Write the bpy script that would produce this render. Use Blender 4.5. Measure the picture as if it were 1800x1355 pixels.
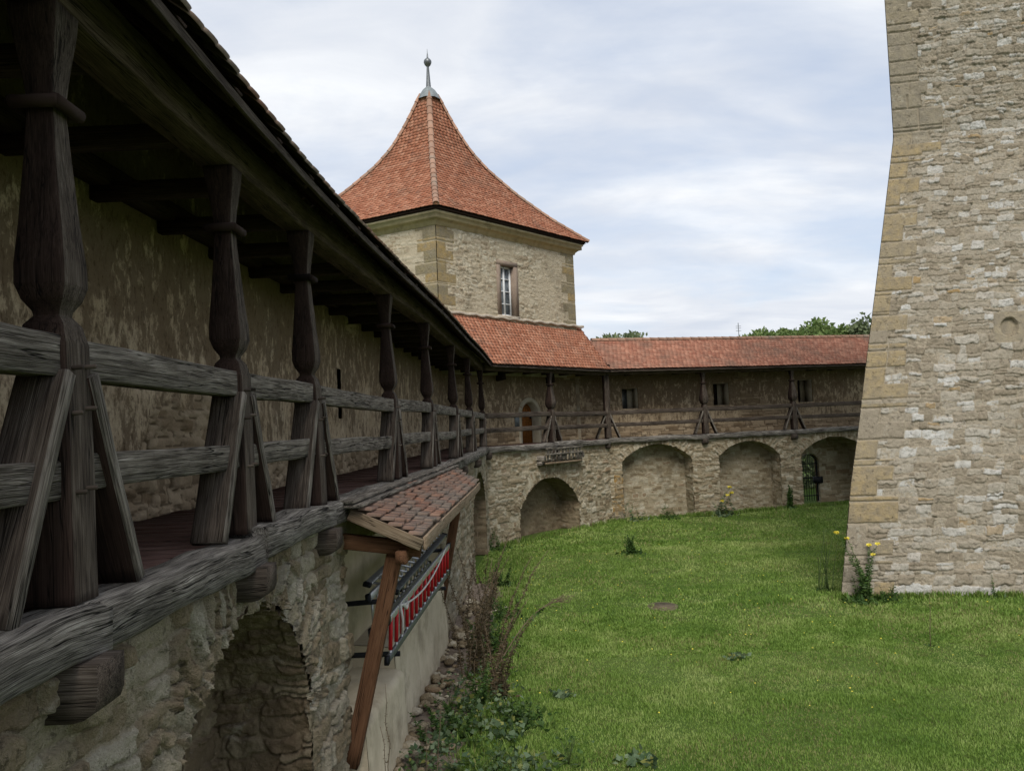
import bpy, math, random
import numpy as np
from mathutils import Matrix, Vector
for o in list(bpy.data.objects): bpy.data.objects.remove(o)
SC = bpy.context.scene
R = math.radians
# ---------------------------------------------------------------- camera
PITCH, ROLL, CAMZ = R(2.9), R(2.4), 3.75
cf = np.array([0, math.cos(PITCH), math.sin(PITCH)]); cu = np.array([0, -math.sin(PITCH), math.cos(PITCH)]); cx = np.array([1., 0, 0])
cx2 = math.cos(ROLL)*cx - math.sin(ROLL)*cu; cu2 = math.sin(ROLL)*cx + math.cos(ROLL)*cu
cd = bpy.data.cameras.new('camera'); cam = bpy.data.objects.new('camera', cd); SC.collection.objects.link(cam)
cam.matrix_world = Matrix(((cx2[0], cu2[0], -cf[0], 0), (cx2[1], cu2[1], -cf[1], 0), (cx2[2], cu2[2], -cf[2], CAMZ), (0, 0, 0, 1)))
cd.sensor_width = 36; cd.lens = 28.0; cd.clip_start = 0.05; cd.clip_end = 2000
SC.camera = cam
SC.render.resolution_x = 1024; SC.render.resolution_y = 770
# ---------------------------------------------------------------- light
SUN_EL, SUN_AZ = R(50), R(180)      # azimuth clockwise from +Y
SC.view_settings.view_transform = 'Standard'; SC.view_settings.look = 'None'; SC.view_settings.gamma = 1
SC.view_settings.use_curve_mapping = False
SC.view_settings.exposure = 0.72
ld = bpy.data.lights.new('sun', 'SUN'); ld.energy = 1.9; ld.angle = R(30); ld.color = (1, .95, .86)
lo = bpy.data.objects.new('sun', ld); SC.collection.objects.link(lo)
sd = Vector((math.sin(SUN_AZ)*math.cos(SUN_EL), math.cos(SUN_AZ)*math.cos(SUN_EL), math.sin(SUN_EL)))
lo.rotation_euler = sd.to_track_quat('Z', 'Y').to_euler(); lo.location = (10, -20, 30)

class NT:
    """small helper for node trees"""
    def __init__(s, nt): s.nt = nt; s.n = nt.nodes; s.l = nt.links
    def add(s, t, **k):
        o = s.n.new(t)
        for a, b in k.items(): setattr(o, a, b)
        return o
    def put(s, sock, v):
        if v is None: return
        if isinstance(v, bpy.types.NodeSocket): s.l.new(v, sock)
        else:
            if isinstance(v, (tuple, list)) and sock.type == 'RGBA' and len(v) == 3: v = (*v, 1)
            sock.default_value = v
    def noise(s, vec=None, scale=5, detail=4, rough=.55, dist=0, col=False):
        o = s.add('ShaderNodeTexNoise'); s.put(o.inputs['Vector'], vec); s.put(o.inputs['Scale'], scale)
        s.put(o.inputs['Detail'], detail); s.put(o.inputs['Roughness'], rough); s.put(o.inputs['Distortion'], dist)
        return o.outputs['Color' if col else 'Fac']
    def vor(s, vec=None, scale=5, feature='F1', out='Distance', rand=1):
        o = s.add('ShaderNodeTexVoronoi', feature=feature); s.put(o.inputs['Vector'], vec); s.put(o.inputs['Scale'], scale)
        s.put(o.inputs['Randomness'], rand); return o.outputs[out]
    def ramp(s, f, *st, interp='LINEAR'):
        o = s.add('ShaderNodeValToRGB'); s.put(o.inputs[0], f); e = o.color_ramp.elements; o.color_ramp.interpolation = interp
        while len(e) < len(st): e.new(.5)
        for i, (p, c) in enumerate(st):
            e[i].position = p
            e[i].color = (c, c, c, 1) if isinstance(c, (int, float)) else (*c, 1)
        return o.outputs[0]
    def mix(s, f, a, b, mode='MIX'):
        o = s.add('ShaderNodeMix', data_type='RGBA', blend_type=mode); s.put(o.inputs[0], f); s.put(o.inputs[6], a); s.put(o.inputs[7], b)
        return o.outputs[2]
    def math(s, op, a, b=None, c=None, clamp=False):
        o = s.add('ShaderNodeMath', operation=op, use_clamp=clamp); s.put(o.inputs[0], a); s.put(o.inputs[1], b); s.put(o.inputs[2], c); return o.outputs[0]
    def vmath(s, op, a, b=None):
        o = s.add('ShaderNodeVectorMath', operation=op); s.put(o.inputs[0], a); s.put(o.inputs[1], b); return o.outputs[0]
    def mapping(s, v, scale=(1, 1, 1), loc=(0, 0, 0)):
        o = s.add('ShaderNodeMapping'); s.put(o.inputs['Vector'], v); s.put(o.inputs['Scale'], scale); s.put(o.inputs['Location'], loc); return o.outputs[0]
    def attr(s, name, out='Color'): return s.add('ShaderNodeAttribute', attribute_name=name).outputs[out]
    def sep(s, c):
        o = s.add('ShaderNodeSeparateColor'); s.put(o.inputs[0], c); return o.outputs
    def pos(s): return s.add('ShaderNodeNewGeometry').outputs['Position']
    def bump(s, h, strength=.5, dist=.02, normal=None):
        o = s.add('ShaderNodeBump'); s.put(o.inputs['Height'], h); s.put(o.inputs['Strength'], strength); s.put(o.inputs['Distance'], dist)
        if normal is not None: s.put(o.inputs['Normal'], normal)
        return o.outputs[0]

def newmat(name):
    m = bpy.data.materials.new(name); m.use_nodes = True; t = NT(m.node_tree); t.n.clear()
    p = t.add('ShaderNodeBsdfPrincipled'); o = t.add('ShaderNodeOutputMaterial'); t.l.new(p.outputs[0], o.inputs[0])
    t.p = p; t.out = o; t.m = m; return t
def fin(t, col, rough=.85, normal=None, spec=.25, metal=0):
    t.put(t.p.inputs['Base Color'], col); t.put(t.p.inputs['Roughness'], rough); t.put(t.p.inputs['Specular IOR Level'], spec)
    t.put(t.p.inputs['Metallic'], metal)
    if normal is not None: t.put(t.p.inputs['Normal'], normal)
    return t.m
# ---------------------------------------------------------------- sky
SKY_STR = 0.09
wd = bpy.data.worlds.new('World'); SC.world = wd; wd.use_nodes = True
w = NT(wd.node_tree); w.n.clear()
st = w.add('ShaderNodeTexSky', sky_type='NISHITA'); st.sun_disc = False; st.sun_elevation = SUN_EL; st.sun_rotation = SUN_AZ
st.air_density = 1.0; st.dust_density = 1.0; st.ozone_density = 1.0
tc = w.add('ShaderNodeTexCoord').outputs['Generated']
sx = w.add('ShaderNodeSeparateXYZ'); w.put(sx.inputs[0], tc)
zz = w.math('MAXIMUM', w.math('ADD', sx.outputs[2], .22), .05)
cxy = w.add('ShaderNodeCombineXYZ'); w.put(cxy.inputs[0], w.math('DIVIDE', sx.outputs[0], zz)); w.put(cxy.inputs[1], w.math('DIVIDE', sx.outputs[1], zz)); w.put(cxy.inputs[2], sx.outputs[2])
v1 = w.mapping(cxy.outputs[0], (1.0, 1.4, 1), (3.3, 1.2, 0))
n1 = w.noise(v1, 1.1, 8, .55, .35)
n2 = w.noise(w.mapping(cxy.outputs[0], (1.2, 2.6, 1), (7.7, 2.2, 0)), 1.7, 8, .5, .25)
nn = w.math('ADD', w.math('MULTIPLY', n1, .6), w.math('MULTIPLY', n2, .4))
cloudcol = w.ramp(w.noise(w.mapping(cxy.outputs[0], (1, 2.0, 1), (1.7, 9.1, 0)), 1.7, 9, .58, .35),
                  (.34, (4.75, 5.1, 5.75)), (.5, (5.5, 5.75, 6.2)), (.70, (6.7, 6.85, 7.05)))
skyc = w.mix(.6, st.outputs[0], (4.4, 5.0, 6.1))
mask = w.ramp(nn, (.38, .25), (.56, 1.0))
skyf = w.mix(mask, skyc, cloudcol)
bg = w.add('ShaderNodeBackground'); w.put(bg.inputs[0], skyf); bg.inputs[1].default_value = SKY_STR
wo = w.add('ShaderNodeOutputWorld'); w.l.new(bg.outputs[0], wo.inputs[0])

# ---------------------------------------------------------------- numpy noise
def _h(ix, iy, iz, seed):
    h = (ix.astype(np.int64)*374761393 + iy.astype(np.int64)*668265263 + iz.astype(np.int64)*2147483647 + seed*1274126177) & 0xffffffff
    h = ((h ^ (h >> 13))*1274126177) & 0xffffffff
    h = ((h ^ (h >> 16))*2246822519) & 0xffffffff
    return (h ^ (h >> 15)) & 0xffffffff
def hash01(i, seed=0):
    i = np.asarray(i); return _h(i, i*0+7, i*0+3, seed)/4294967295.0
def vnoise(x, y, z=0., seed=0):
    x, y, z = np.broadcast_arrays(np.asarray(x, float), y, z)
    X, Y, Z = np.floor(x), np.floor(y), np.floor(z); fx, fy, fz = x-X, y-Y, z-Z
    fx = fx*fx*(3-2*fx); fy = fy*fy*(3-2*fy); fz = fz*fz*(3-2*fz); r = 0
    for dx in (0, 1):
        for dy in (0, 1):
            for dz in (0, 1):
                r = r + (_h(X+dx, Y+dy, Z+dz, seed)/4294967295.0)*(fx if dx else 1-fx)*(fy if dy else 1-fy)*(fz if dz else 1-fz)
    return r*2-1
def fbm(x, y, z=0., oc=4, seed=0, g=.5):
    r = 0; a = 1; s = 0
    for k in range(oc):
        r = r + a*vnoise(x*2**k, y*2**k, z*2**k, seed+k*17); s += a; a *= g
    return r/s
def sstep(a, b, x): t = np.clip((x-a)/(b-a), 0, 1); return t*t*(3-2*t)

# ---------------------------------------------------------------- mesh building
class MB:
    def __init__(s): s.v = []; s.l = []; s.sz = []; s.n = 0; s.a = []; s.mi = []
    def add(s, v, faces=None, loops=None, sizes=None, at=None, mi=0):
        v = np.asarray(v, float).reshape(-1, 3)
        if faces is not None:
            loops = np.array([i for f in faces for i in f], int); sizes = np.array([len(f) for f in faces], int)
        s.v.append(v); s.l.append(np.asarray(loops, int)+s.n); s.sz.append(np.asarray(sizes, int)); s.n += len(v)
        if at is None: at = np.zeros((len(v), 3))
        at = np.asarray(at, float)
        if at.ndim == 1: at = np.tile(at, (len(v), 1))
        s.a.append(at); s.mi.append(np.full(len(sizes), mi))
        return s
    def build(s, name, mats, parent=None, smooth=False, loc=None):
        v = np.concatenate(s.v); l = np.concatenate(s.l); sz = np.concatenate(s.sz); a = np.concatenate(s.a); mi = np.concatenate(s.mi)
        off = np.array(parent_world(parent)) if parent is not None else (np.array(loc) if loc is not None else np.zeros(3))
        me = bpy.data.meshes.new(name)
        me.vertices.add(len(v)); me.vertices.foreach_set('co', (v-off).astype(np.float32).ravel())
        me.loops.add(len(l)); me.loops.foreach_set('vertex_index', l.astype(np.int32))
        me.polygons.add(len(sz)); me.polygons.foreach_set('loop_start', (np.cumsum(sz)-sz).astype(np.int32))
        me.polygons.foreach_set('loop_total', sz.astype(np.int32))
        if not isinstance(mats, (list, tuple)): mats = [mats]
        for m in mats: me.materials.append(m)
        if len(mats) > 1: me.polygons.foreach_set('material_index', mi.astype(np.int32))
        at = me.attributes.new('mz', 'FLOAT_VECTOR', 'POINT'); at.data.foreach_set('vector', a.astype(np.float32).ravel())
        if smooth: me.polygons.foreach_set('use_smooth', np.ones(len(sz), bool))
        me.update(calc_edges=True); me.validate()
        o = bpy.data.objects.new(name, me); SC.collection.objects.link(o)
        if parent is not None: o.parent = parent
        elif loc is not None: o.location = loc
        return o
def parent_world(o):
    p = Vector((0, 0, 0))
    while o is not None: p += o.location; o = o.parent
    return p
def tag(o, label=None, cat=None, group=None, kind=None):
    if label: o['label'] = label
    if cat: o['category'] = cat
    if group: o['group'] = group
    if kind: o['kind'] = kind
    return o
def thing(name, loc, label, cat, group=None):
    o = bpy.data.objects.new(name, None); o.empty_display_size = .3; SC.collection.objects.link(o); o.location = loc
    return tag(o, label, cat, group)
def grid_faces(n, m, keep=None):
    i = np.arange(n-1)[:, None]*m + np.arange(m-1)[None, :]
    f = np.stack([i, i+m, i+m+1, i+1], -1)
    f = f[keep] if keep is not None else f.reshape(-1, 4)
    return f.reshape(-1), np.full(len(f.reshape(-1, 4)), 4)
def add_grid(mb, P, keep=None, at=None, mi=0, flip=False):
    n, m = P.shape[:2]; l, s = grid_faces(n, m, keep)
    if flip: l = l.reshape(-1, 4)[:, ::-1].ravel()
    mb.add(P.reshape(-1, 3), loops=l, sizes=s, at=None if at is None else at.reshape(-1, 3), mi=mi)
BOXF = [(0, 3, 2, 1), (4, 5, 6, 7), (0, 1, 5, 4), (1, 2, 6, 5), (2, 3, 7, 6), (3, 0, 4, 7)]
def box(mb, f, u0, u1, v0, v1, z0, z1, mi=0, at=None, g=None):
    """box in the (u,v,z) frame f"""
    c = [(u0, v0, z0), (u1, v0, z0), (u1, v1, z0), (u0, v1, z0), (u0, v0, z1), (u1, v0, z1), (u1, v1, z1), (u0, v1, z1)]
    c = np.array(c, float)
    if at is None:
        at = c + (g if g is not None else random.random()*20)
    mb.add(f(c[:, 0], c[:, 1], c[:, 2]), faces=BOXF, at=at, mi=mi)
def world(u, v, z): return np.stack(np.broadcast_arrays(np.asarray(u, float), v, z), -1)

def timber(mb, pts, w, h, up=(0, 0, 1), seg=.12, rnd=.007, bev=.12, seed=0, mi=0, wob=0., fq=1.0, caps=True):
    """rough-hewn timber along pts (world), width w (sideways) height h (along up); attribute = grain coordinate"""
    pts = np.array(pts, float); d = np.linalg.norm(np.diff(pts, axis=0), axis=1); L = np.r_[0, np.cumsum(d)]
    n = max(2, int(L[-1]/seg)+1); t = np.linspace(0, L[-1], n)
    C = np.stack([np.interp(t, L, pts[:, k]) for k in range(3)], -1)
    T = np.gradient(C, axis=0); T /= np.linalg.norm(T, axis=1)[:, None]
    U = np.array(up, float)[None]-0*T; S = np.cross(T, U); S /= np.linalg.norm(S, axis=1)[:, None]; U = np.cross(S, T)
    b = bev
    sec = np.array([(-1+b, -1), (0, -1), (1-b, -1), (1, -1+b), (1, 0), (1, 1-b), (1-b, 1), (0, 1), (-1+b, 1), (-1, 1-b), (-1, 0), (-1, -1+b)])
    m = len(sec)
    A = sec[:, 0][None]*w/2; B = sec[:, 1][None]*h/2
    tt = t[:, None]+0*A
    A = A+0*tt; B = B+0*tt
    k = rnd
    nA = fbm(tt*3*fq+seed*3.1, A*9, B*9, 3, seed)*k; nB = fbm(tt*3*fq+seed*1.7, A*9+5, B*9, 3, seed+5)*k
    if wob:
        nA = nA+wob*fbm(tt*.8*fq, 0*A+seed, 0*A, 2, seed+9); nB = nB+wob*fbm(tt*.8*fq, 0*A+seed+3, 0*A, 2, seed+11)
    A2 = A+nA; B2 = B+nB
    P = C[:, None]+S[:, None]*A2[..., None]+U[:, None]*B2[..., None]
    at = np.stack([tt+seed*2.37, A+seed*.71, B+seed*.37], -1)
    Pc = np.concatenate([P, P[:, :1]], 1); atc = np.concatenate([at, at[:, :1]], 1)
    i = np.arange(n-1)[:, None]*m; j = np.arange(m)[None]; j2 = (j+1) % m
    f = np.stack([i+j, i+j2, i+m+j2, i+m+j], -1).reshape(-1, 4)
    loops = f[:, ::-1].ravel(); sizes = [4]*len(f)
    if caps:
        loops = np.r_[loops, np.arange(m), (n-1)*m+np.arange(m)[::-1]]; sizes = sizes+[m, m]
    mb.add(P.reshape(-1, 3), loops=loops, sizes=sizes, at=at.reshape(-1, 3), mi=mi)
def tube(mb, pts, r, n=6, at=None, mi=0, cap=True):
    pts = np.array(pts, float); r = np.broadcast_to(np.asarray(r, float), (len(pts),))
    T = np.gradient(pts, axis=0); T /= np.linalg.norm(T, axis=1)[:, None]+1e-9
    ref = np.where(np.abs(T[:, 2:3]) > .9, np.array([[1., 0, 0]]), np.array([[0, 0, 1.]]))
    S = np.cross(T, ref); S /= np.linalg.norm(S, axis=1)[:, None]+1e-9; U = np.cross(S, T)
    a = np.linspace(0, 2*np.pi, n, endpoint=False)
    P = pts[:, None]+r[:, None, None]*(np.cos(a)[None, :, None]*S[:, None]+np.sin(a)[None, :, None]*U[:, None])
    k = len(pts); i = np.arange(k-1)[:, None]*n; j = np.arange(n)[None]; j2 = (j+1) % n
    f = np.stack([i+j, i+j2, i+n+j2, i+n+j], -1).reshape(-1, 4)
    loops = f.ravel(); sizes = [4]*len(f)
    if cap: loops = np.r_[loops, np.arange(n)[::-1], (k-1)*n+np.arange(n)]; sizes = sizes+[n, n]
    mb.add(P.reshape(-1, 3), loops=loops, sizes=sizes, at=at, mi=mi)

# ---------------------------------------------------------------- materials
def m_wood(name, dark, mid, light, w0=.42, w1=.62, bump=.6, var=.5, gray=None):
    t = newmat(name); g = t.attr('mz', 'Vector'); oi = t.add('ShaderNodeObjectInfo').outputs['Random']
    off = t.add('ShaderNodeCombineXYZ'); t.put(off.inputs[0], t.math('MULTIPLY', oi, 37.)); t.put(off.inputs[1], t.math('MULTIPLY', oi, 5.3))
    g = t.vmath('ADD', g, off.outputs[0])
    low = t.noise(t.mapping(g, (.55, 6, 6)), 1.3, 3, .45, .15)
    rings = t.math('SINE', t.math('ADD', t.math('MULTIPLY', low, 75.), t.math('MULTIPLY', t.noise(t.mapping(g, (2, 70, 70)), 1, 3, .6), 4.)))
    rings = t.math('MULTIPLY_ADD', rings, .5, .5)
    fib = t.noise(t.mapping(g, (3.0, 240, 240)), 1, 5, .75)
    fib = t.ramp(fib, (.36, 0.), (.64, 1.))
    st2 = t.noise(t.mapping(g, (1.3, 85, 85)), 1, 3, .6)
    line = t.math('ABSOLUTE', t.math('SUBTRACT', t.noise(t.mapping(g, (.9, 24, 24)), 1, 3, .5, .2), .5))
    crack = t.ramp(line, (.004, 0.), (.022, 1.))
    gate_ = t.ramp(t.noise(t.mapping(g, (1.1, 9, 9)), 1, 2, .5), (.46, 1.), (.54, 0.)); crack = t.math('MAXIMUM', crack, gate_)
    patch = t.noise(t.mapping(g, (2.2, 9, 9)), 1.5, 3, .6)
    l2 = t.math('ABSOLUTE', t.math('SUBTRACT', t.noise(t.mapping(g, (1.5, 62, 62)), 1, 2, .5, .25), .5))
    l2 = t.ramp(l2, (.0, 0.), (.035, 1.))
    f = t.math('ADD', t.math('MULTIPLY', fib, .30), t.math('MULTIPLY', st2, .28))
    f = t.math('ADD', f, t.math('MULTIPLY', patch, .55))
    c = t.ramp(f, (w0-.08, dark), ((w0+w1)/2+.06, mid), (w1+.32, light))
    c = t.mix(t.math('MULTIPLY_ADD', l2, -.75, .75), c, tuple(x*.55 for x in dark))
    c = t.mix(t.math('MULTIPLY_ADD', rings, -.28, .28), c, dark)
    c = t.mix(crack, tuple(x*.3 for x in dark), c)
    h = t.math('ADD', t.math('MULTIPLY', l2, .8), t.math('MULTIPLY', fib, .5)); h = t.math('ADD', h, t.math('MULTIPLY', crack, 1.6))
    return fin(t, c, .88, t.bump(h, bump, .012), .15)
M = {}
M['wood_grey'] = m_wood('weathered_grey_oak', (.04, .03, .022), (.25, .22, .185), (.56, .515, .45), w0=.41, w1=.57, bump=1.)
M['wood_mid'] = m_wood('brown_grey_oak', (.03, .021, .016), (.095, .075, .06), (.24, .205, .17), w0=.42, w1=.62)
M['wood_dark'] = m_wood('dark_brown_oak', (.016, .009, .007), (.036, .022, .017), (.08, .055, .044), bump=.35)
M['wood_sill'] = m_wood('rotten_grey_oak', (.035, .029, .025), (.27, .245, .215), (.64, .60, .54), w0=.42, w1=.58, bump=1.)
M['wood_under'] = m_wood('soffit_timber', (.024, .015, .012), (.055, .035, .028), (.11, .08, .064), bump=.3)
M['wood_plate'] = m_wood('plate_beam_oak', (.045, .032, .022), (.11, .08, .058), (.23, .185, .145), bump=.5)
M['wood_new'] = m_wood('brown_stained_pine', (.085, .04, .02), (.135, .067, .036), (.20, .11, .065), bump=.2)
M['wood_pale'] = m_wood('pale_sawn_board', (.16, .11, .07), (.25, .19, .13), (.38, .31, .23), bump=.2)
M['wood_door'] = m_wood('orange_oak_door', (.20, .07, .015), (.32, .125, .03), (.42, .19, .06), bump=.2)
M['wood_floor'] = m_wood('red_brown_floor', (.06, .032, .026), (.13, .072, .058), (.24, .16, .135), bump=.3)

def m_masonry(name, stops, mortar, quoin=(.42, .25, .08), quoin2=(.24, .2, .13), bump=.7, grime=(.10, .08, .05), g0=.58, g1=.8, fs=22., mort_amt=1.):
    t = newmat(name); s = t.sep(t.attr('mz')); P = t.pos()
    ra, ma, kd = s[0], s[1], s[2]
    c = t.ramp(ra, *stops)
    qv = t.noise(P, 6, 5, .6)
    q = t.mix(t.ramp(ra, (.3, 0.), (.75, 1.)), quoin2, quoin); q = t.mix(t.ramp(qv, (.4, 0.), (.7, .6)), q, (.22, .2, .17))
    c = t.mix(t.math('GREATER_THAN', kd, .25), c, q)
    blotch = t.noise(P, 9, 6, .65)
    c = t.mix(t.ramp(blotch, (.45, 0.), (.72, .55)), c, tuple(x*.62 for x in mortar), 'MIX')
    c = t.mix(t.ramp(ma, (.15, mort_amt), (.6, 0.)), c, mortar)
    fine = t.noise(P, fs*3, 5, .7)
    c = t.mix(.55, c, t.ramp(fine, (.3, .35), (.7, 1.0)), 'MULTIPLY')
    big = t.noise(P, .9, 5, .6)
    c = t.mix(t.ramp(big, (g0, 0.), (g1, .75)), c, grime)
    lich = t.ramp(t.noise(t.vmath('ADD', P, (5, 3, 1)), 3.1, 7, .72), (.60, 0.), (.68, .35)); c = t.mix(lich, c, (.60, .575, .50))
    h = t.math('ADD', t.noise(P, fs, 6, .68), t.math('MULTIPLY', t.noise(P, fs*4, 3, .6), .35))
    pit = t.ramp(t.noise(t.vmath('ADD', P, (1, 7, 4)), fs*.55, 6, .7), (.33, 0.), (.40, 1.)); h = t.math('ADD', h, t.math('MULTIPLY', pit, .5))
    c = t.mix(t.math('MULTIPLY_ADD', pit, -.35, .35), c, tuple(x*.3 for x in mortar))
    return fin(t, c, .93, t.bump(h, bump, .03), .1)
M['rubble'] = m_masonry('rubble_masonry', [(0, (.25, .19, .12)), (.3, (.36, .29, .19)), (.6, (.47, .40, .285)), (.85, (.62, .56, .44)), (1, (.33, .23, .14))], (.43, .365, .255), bump=1.)
M['rubble_near'] = m_masonry('lime_washed_rubble', [(0, (.26, .20, .13)), (.35, (.37, .30, .20)), (.7, (.46, .40, .295)), (1, (.54, .49, .395))], (.46, .40, .29), g0=.48, g1=.74, grime=(.19, .145, .095), bump=1.1)
M['tower_stone'] = m_masonry('grey_tower_masonry', [(0, (.31, .26, .19)), (.3, (.40, .345, .265)), (.62, (.46, .41, .33)), (.8, (.54, .50, .43)), (.95, (.66, .65, .62)), (1, (.42, .29, .14))], (.46, .395, .30), quoin=(.45, .35, .20), quoin2=(.41, .355, .265), bump=1., g0=.66, g1=.9)
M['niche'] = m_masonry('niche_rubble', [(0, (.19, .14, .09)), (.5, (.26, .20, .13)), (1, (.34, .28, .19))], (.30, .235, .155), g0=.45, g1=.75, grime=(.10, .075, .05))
M['turret_wall'] = m_masonry('turret_render', [(0, (.36, .28, .19)), (.5, (.52, .44, .32)), (1, (.68, .62, .49))], (.55, .47, .345), quoin=(.42, .30, .13), quoin2=(.30, .25, .15), fs=14)

def m_plaster():
    t = newmat('stained_inner_plaster'); P = t.pos(); s = t.sep(t.attr('mz'))
    c = t.ramp(t.noise(P, 1.6, 6, .6), (.35, (.47, .36, .23)), (.65, (.62, .50, .35)))
    st_ = t.noise(t.mapping(P, (7, 7, 3.6)), 1, 9, .74, .1)
    zg = t.add('ShaderNodeSeparateXYZ'); t.put(zg.inputs[0], P)
    hi = t.ramp(t.math('MULTIPLY_ADD', zg.outputs[2], .33, -1.15), (.0, 0.), (.75, .20))
    lump = t.noise(t.mapping(P, (1, 1, .6)), 1.3, 4, .6)
    k = t.math('ADD', t.math('ADD', st_, hi), t.math('MULTIPLY', lump, .32))
    c = t.mix(t.ramp(k, (.68, 0.), (.77, .8)), c, (.15, .103, .062))
    c = t.mix(t.ramp(t.noise(t.mapping(P, (22, 22, 9)), 1, 6, .75, .4), (.53, 0.), (.63, .75)), c, (.10, .066, .038))
    c = t.mix(t.ramp(t.noise(t.mapping(P, (14, 14, 7)), 1, 6, .7), (.55, 0.), (.66, .6)), c, (.16, .115, .07))
    rub = t.ramp(s[0], (0, (.25, .18, .11)), (1, (.48, .38, .26)))
    rub = t.mix(t.ramp(s[1], (.1, 1.), (.6, 0.)), rub, (.17, .125, .08))
    c = t.mix(s[2], c, rub)
    c = t.mix(.4, c, t.ramp(t.noise(P, 60, 4, .7), (.3, .4), (.7, 1.)), 'MULTIPLY')
    h = t.math('ADD', t.noise(P, 18, 6, .7), t.math('MULTIPLY', st_, .8))
    return fin(t, c, .93, t.bump(h, .6, .02), .1)
M['plaster'] = m_plaster()
def m_plain(name, a, b, scale=6, rough=.8, bump=.2, dist=.01, spec=.25, metal=0, dirt=None):
    t = newmat(name); P = t.pos()
    c = t.mix(t.ramp(t.noise(P, scale, 6, .62), (.33, 0.), (.67, 1.)), a, b)
    if dirt: c = t.mix(t.ramp(t.noise(t.vmath('ADD', P, (3, 1, 8)), scale*.5, 7, .7), (.52, 0.), (.7, .7)), c, dirt)
    return fin(t, c, rough, t.bump(t.noise(P, scale*8, 4, .6), bump, dist), spec, metal)
M['smooth_plaster'] = m_plain('smooth_lime_plaster', (.42, .36, .245), (.54, .47, .335), 2.2, dirt=(.25, .22, .15))
M['whitewash'] = m_plain('cream_washed_ledge', (.43, .37, .265), (.56, .49, .365), 3, dirt=(.22, .18, .125), bump=.5)
M['sandstone'] = m_plain('yellow_sandstone', (.40, .33, .20), (.50, .42, .27), 5, dirt=(.2, .17, .11))
M['frame_stone'] = m_plain('brown_sandstone', (.20, .15, .12), (.27, .21, .16), 7)
M['pale_stone'] = m_plain('pale_door_surround', (.38, .33, .24), (.46, .41, .31), 7)
M['white_paint'] = m_plain('white_window_paint', (.7, .71, .72), (.78, .79, .8), 9, .5)
M['lead'] = m_plain('grey_lead_sheet', (.17, .19, .20), (.26, .29, .295), 8, .6, metal=.3)
M['iron'] = m_plain('dark_iron', (.012, .013, .017), (.025, .026, .03), 9, .55, metal=.5)
M['steel'] = m_plain('ribbed_aluminium', (.42, .43, .44), (.55, .56, .57), 20, .42, metal=.7)
M['steel_dark'] = m_plain('dull_aluminium', (.12, .13, .135), (.2, .21, .22), 20, .45, metal=.6)
M['red'] = m_plain('red_rung_sleeve', (.46, .012, .018), (.56, .02, .028), 12, .45)
M['rope'] = m_plain('white_rope', (.6, .58, .54), (.72, .7, .66), 60)
M['moss'] = m_plain('mossy_stone', (.09, .08, .04), (.13, .12, .07), 9)
M['mortar'] = m_plain('bedding_mortar', (.40, .34, .27), (.50, .44, .36), 14, bump=.6, dist=.02)
M['opening_shade'] = m_plain('painted_opening_shade', (.03, .024, .018), (.05, .04, .03), 9)  # near-black backing, shade inside openings put into its colour
M['brown_cover'] = m_plain('rusty_brown_cover', (.07, .06, .03), (.15, .115, .08), 14)
def m_glass():
    t = newmat('window_pane'); P = t.pos()
    c = t.ramp(t.noise(P, 3, 3), (.4, (.10, .12, .14)), (.6, (.30, .34, .38)))
    return fin(t, c, .06, None, .8)
M['glass'] = m_glass()
def m_tile(name, stops, dirt, dk=.5, d0=.52, d1=.7):
    t = newmat(name); s = t.sep(t.attr('mz')); P = t.pos()
    c = t.ramp(s[0], *stops)
    c = t.mix(t.ramp(t.noise(P, 1.3, 6, .62), (d0, 0.), (d1, dk)), c, dirt)
    c = t.mix(t.ramp(t.noise(P, 26, 5, .7), (.5, 0.), (.72, .45)), c, tuple(x*.5 for x in dirt))
    c = t.mix(t.ramp(t.noise(t.vmath('ADD', P, (9, 2, 5)), 11, 6, .75), (.62, 0.), (.7, .45)), c, (.36, .34, .30))
    return fin(t, c, .85, t.bump(t.noise(P, 60, 4, .65), .35, .008), .2)
RT = [(0, (.31, .12, .068)), (.3, (.37, .15, .088)), (.7, (.42, .185, .112)), (.95, (.48, .24, .155)), (1, (.27, .12, .08))]
M['tile'] = m_tile('red_plain_tile', RT, (.20, .115, .08), .5)
M['tile_dull'] = m_tile('dull_red_tile', [(0, (.29, .12, .08)), (.5, (.37, .17, .115)), (1, (.46, .23, .16))], (.19, .125, .095), .7, .45, .68)
M['tile_old'] = m_tile('mossy_old_tile', [(0, (.19, .095, .065)), (.5, (.27, .135, .088)), (.85, (.25, .16, .12)), (1, (.36, .17, .10))], (.17, .14, .115), .9, .36, .58)
M['ridge_tile'] = m_tile('ridge_tile_clay', [(0, (.27, .16, .11)), (1, (.38, .22, .15))], (.3, .26, .21), .6)
def m_leaf(name, a, b, c3=None, rough=.55):
    t = newmat(name); s = t.sep(t.attr('mz'))
    c = t.ramp(s[0], (0, a), (.5, tuple((x+y)/2 for x, y in zip(a, b))), (1, b))
    if c3: c = t.mix(t.ramp(s[1], (.85, 0.), (.9, 1.)), c, c3)
    m = fin(t, c, rough, None, .3)
    tr = t.add('ShaderNodeBsdfTranslucent'); t.put(tr.inputs[0], c); mx = t.add('ShaderNodeMixShader'); mx.inputs[0].default_value = .3
    t.l.new(t.p.outputs[0], mx.inputs[1]); t.l.new(tr.outputs[0], mx.inputs[2]); t.l.new(mx.outputs[0], t.out.inputs[0])
    return m
M['leaf'] = m_leaf('green_leaf', (.03, .07, .015), (.09, .16, .035))
M['leaf_blue'] = m_leaf('blue_green_leaf', (.05, .095, .04), (.17, .23, .13), (.24, .25, .07))
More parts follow.
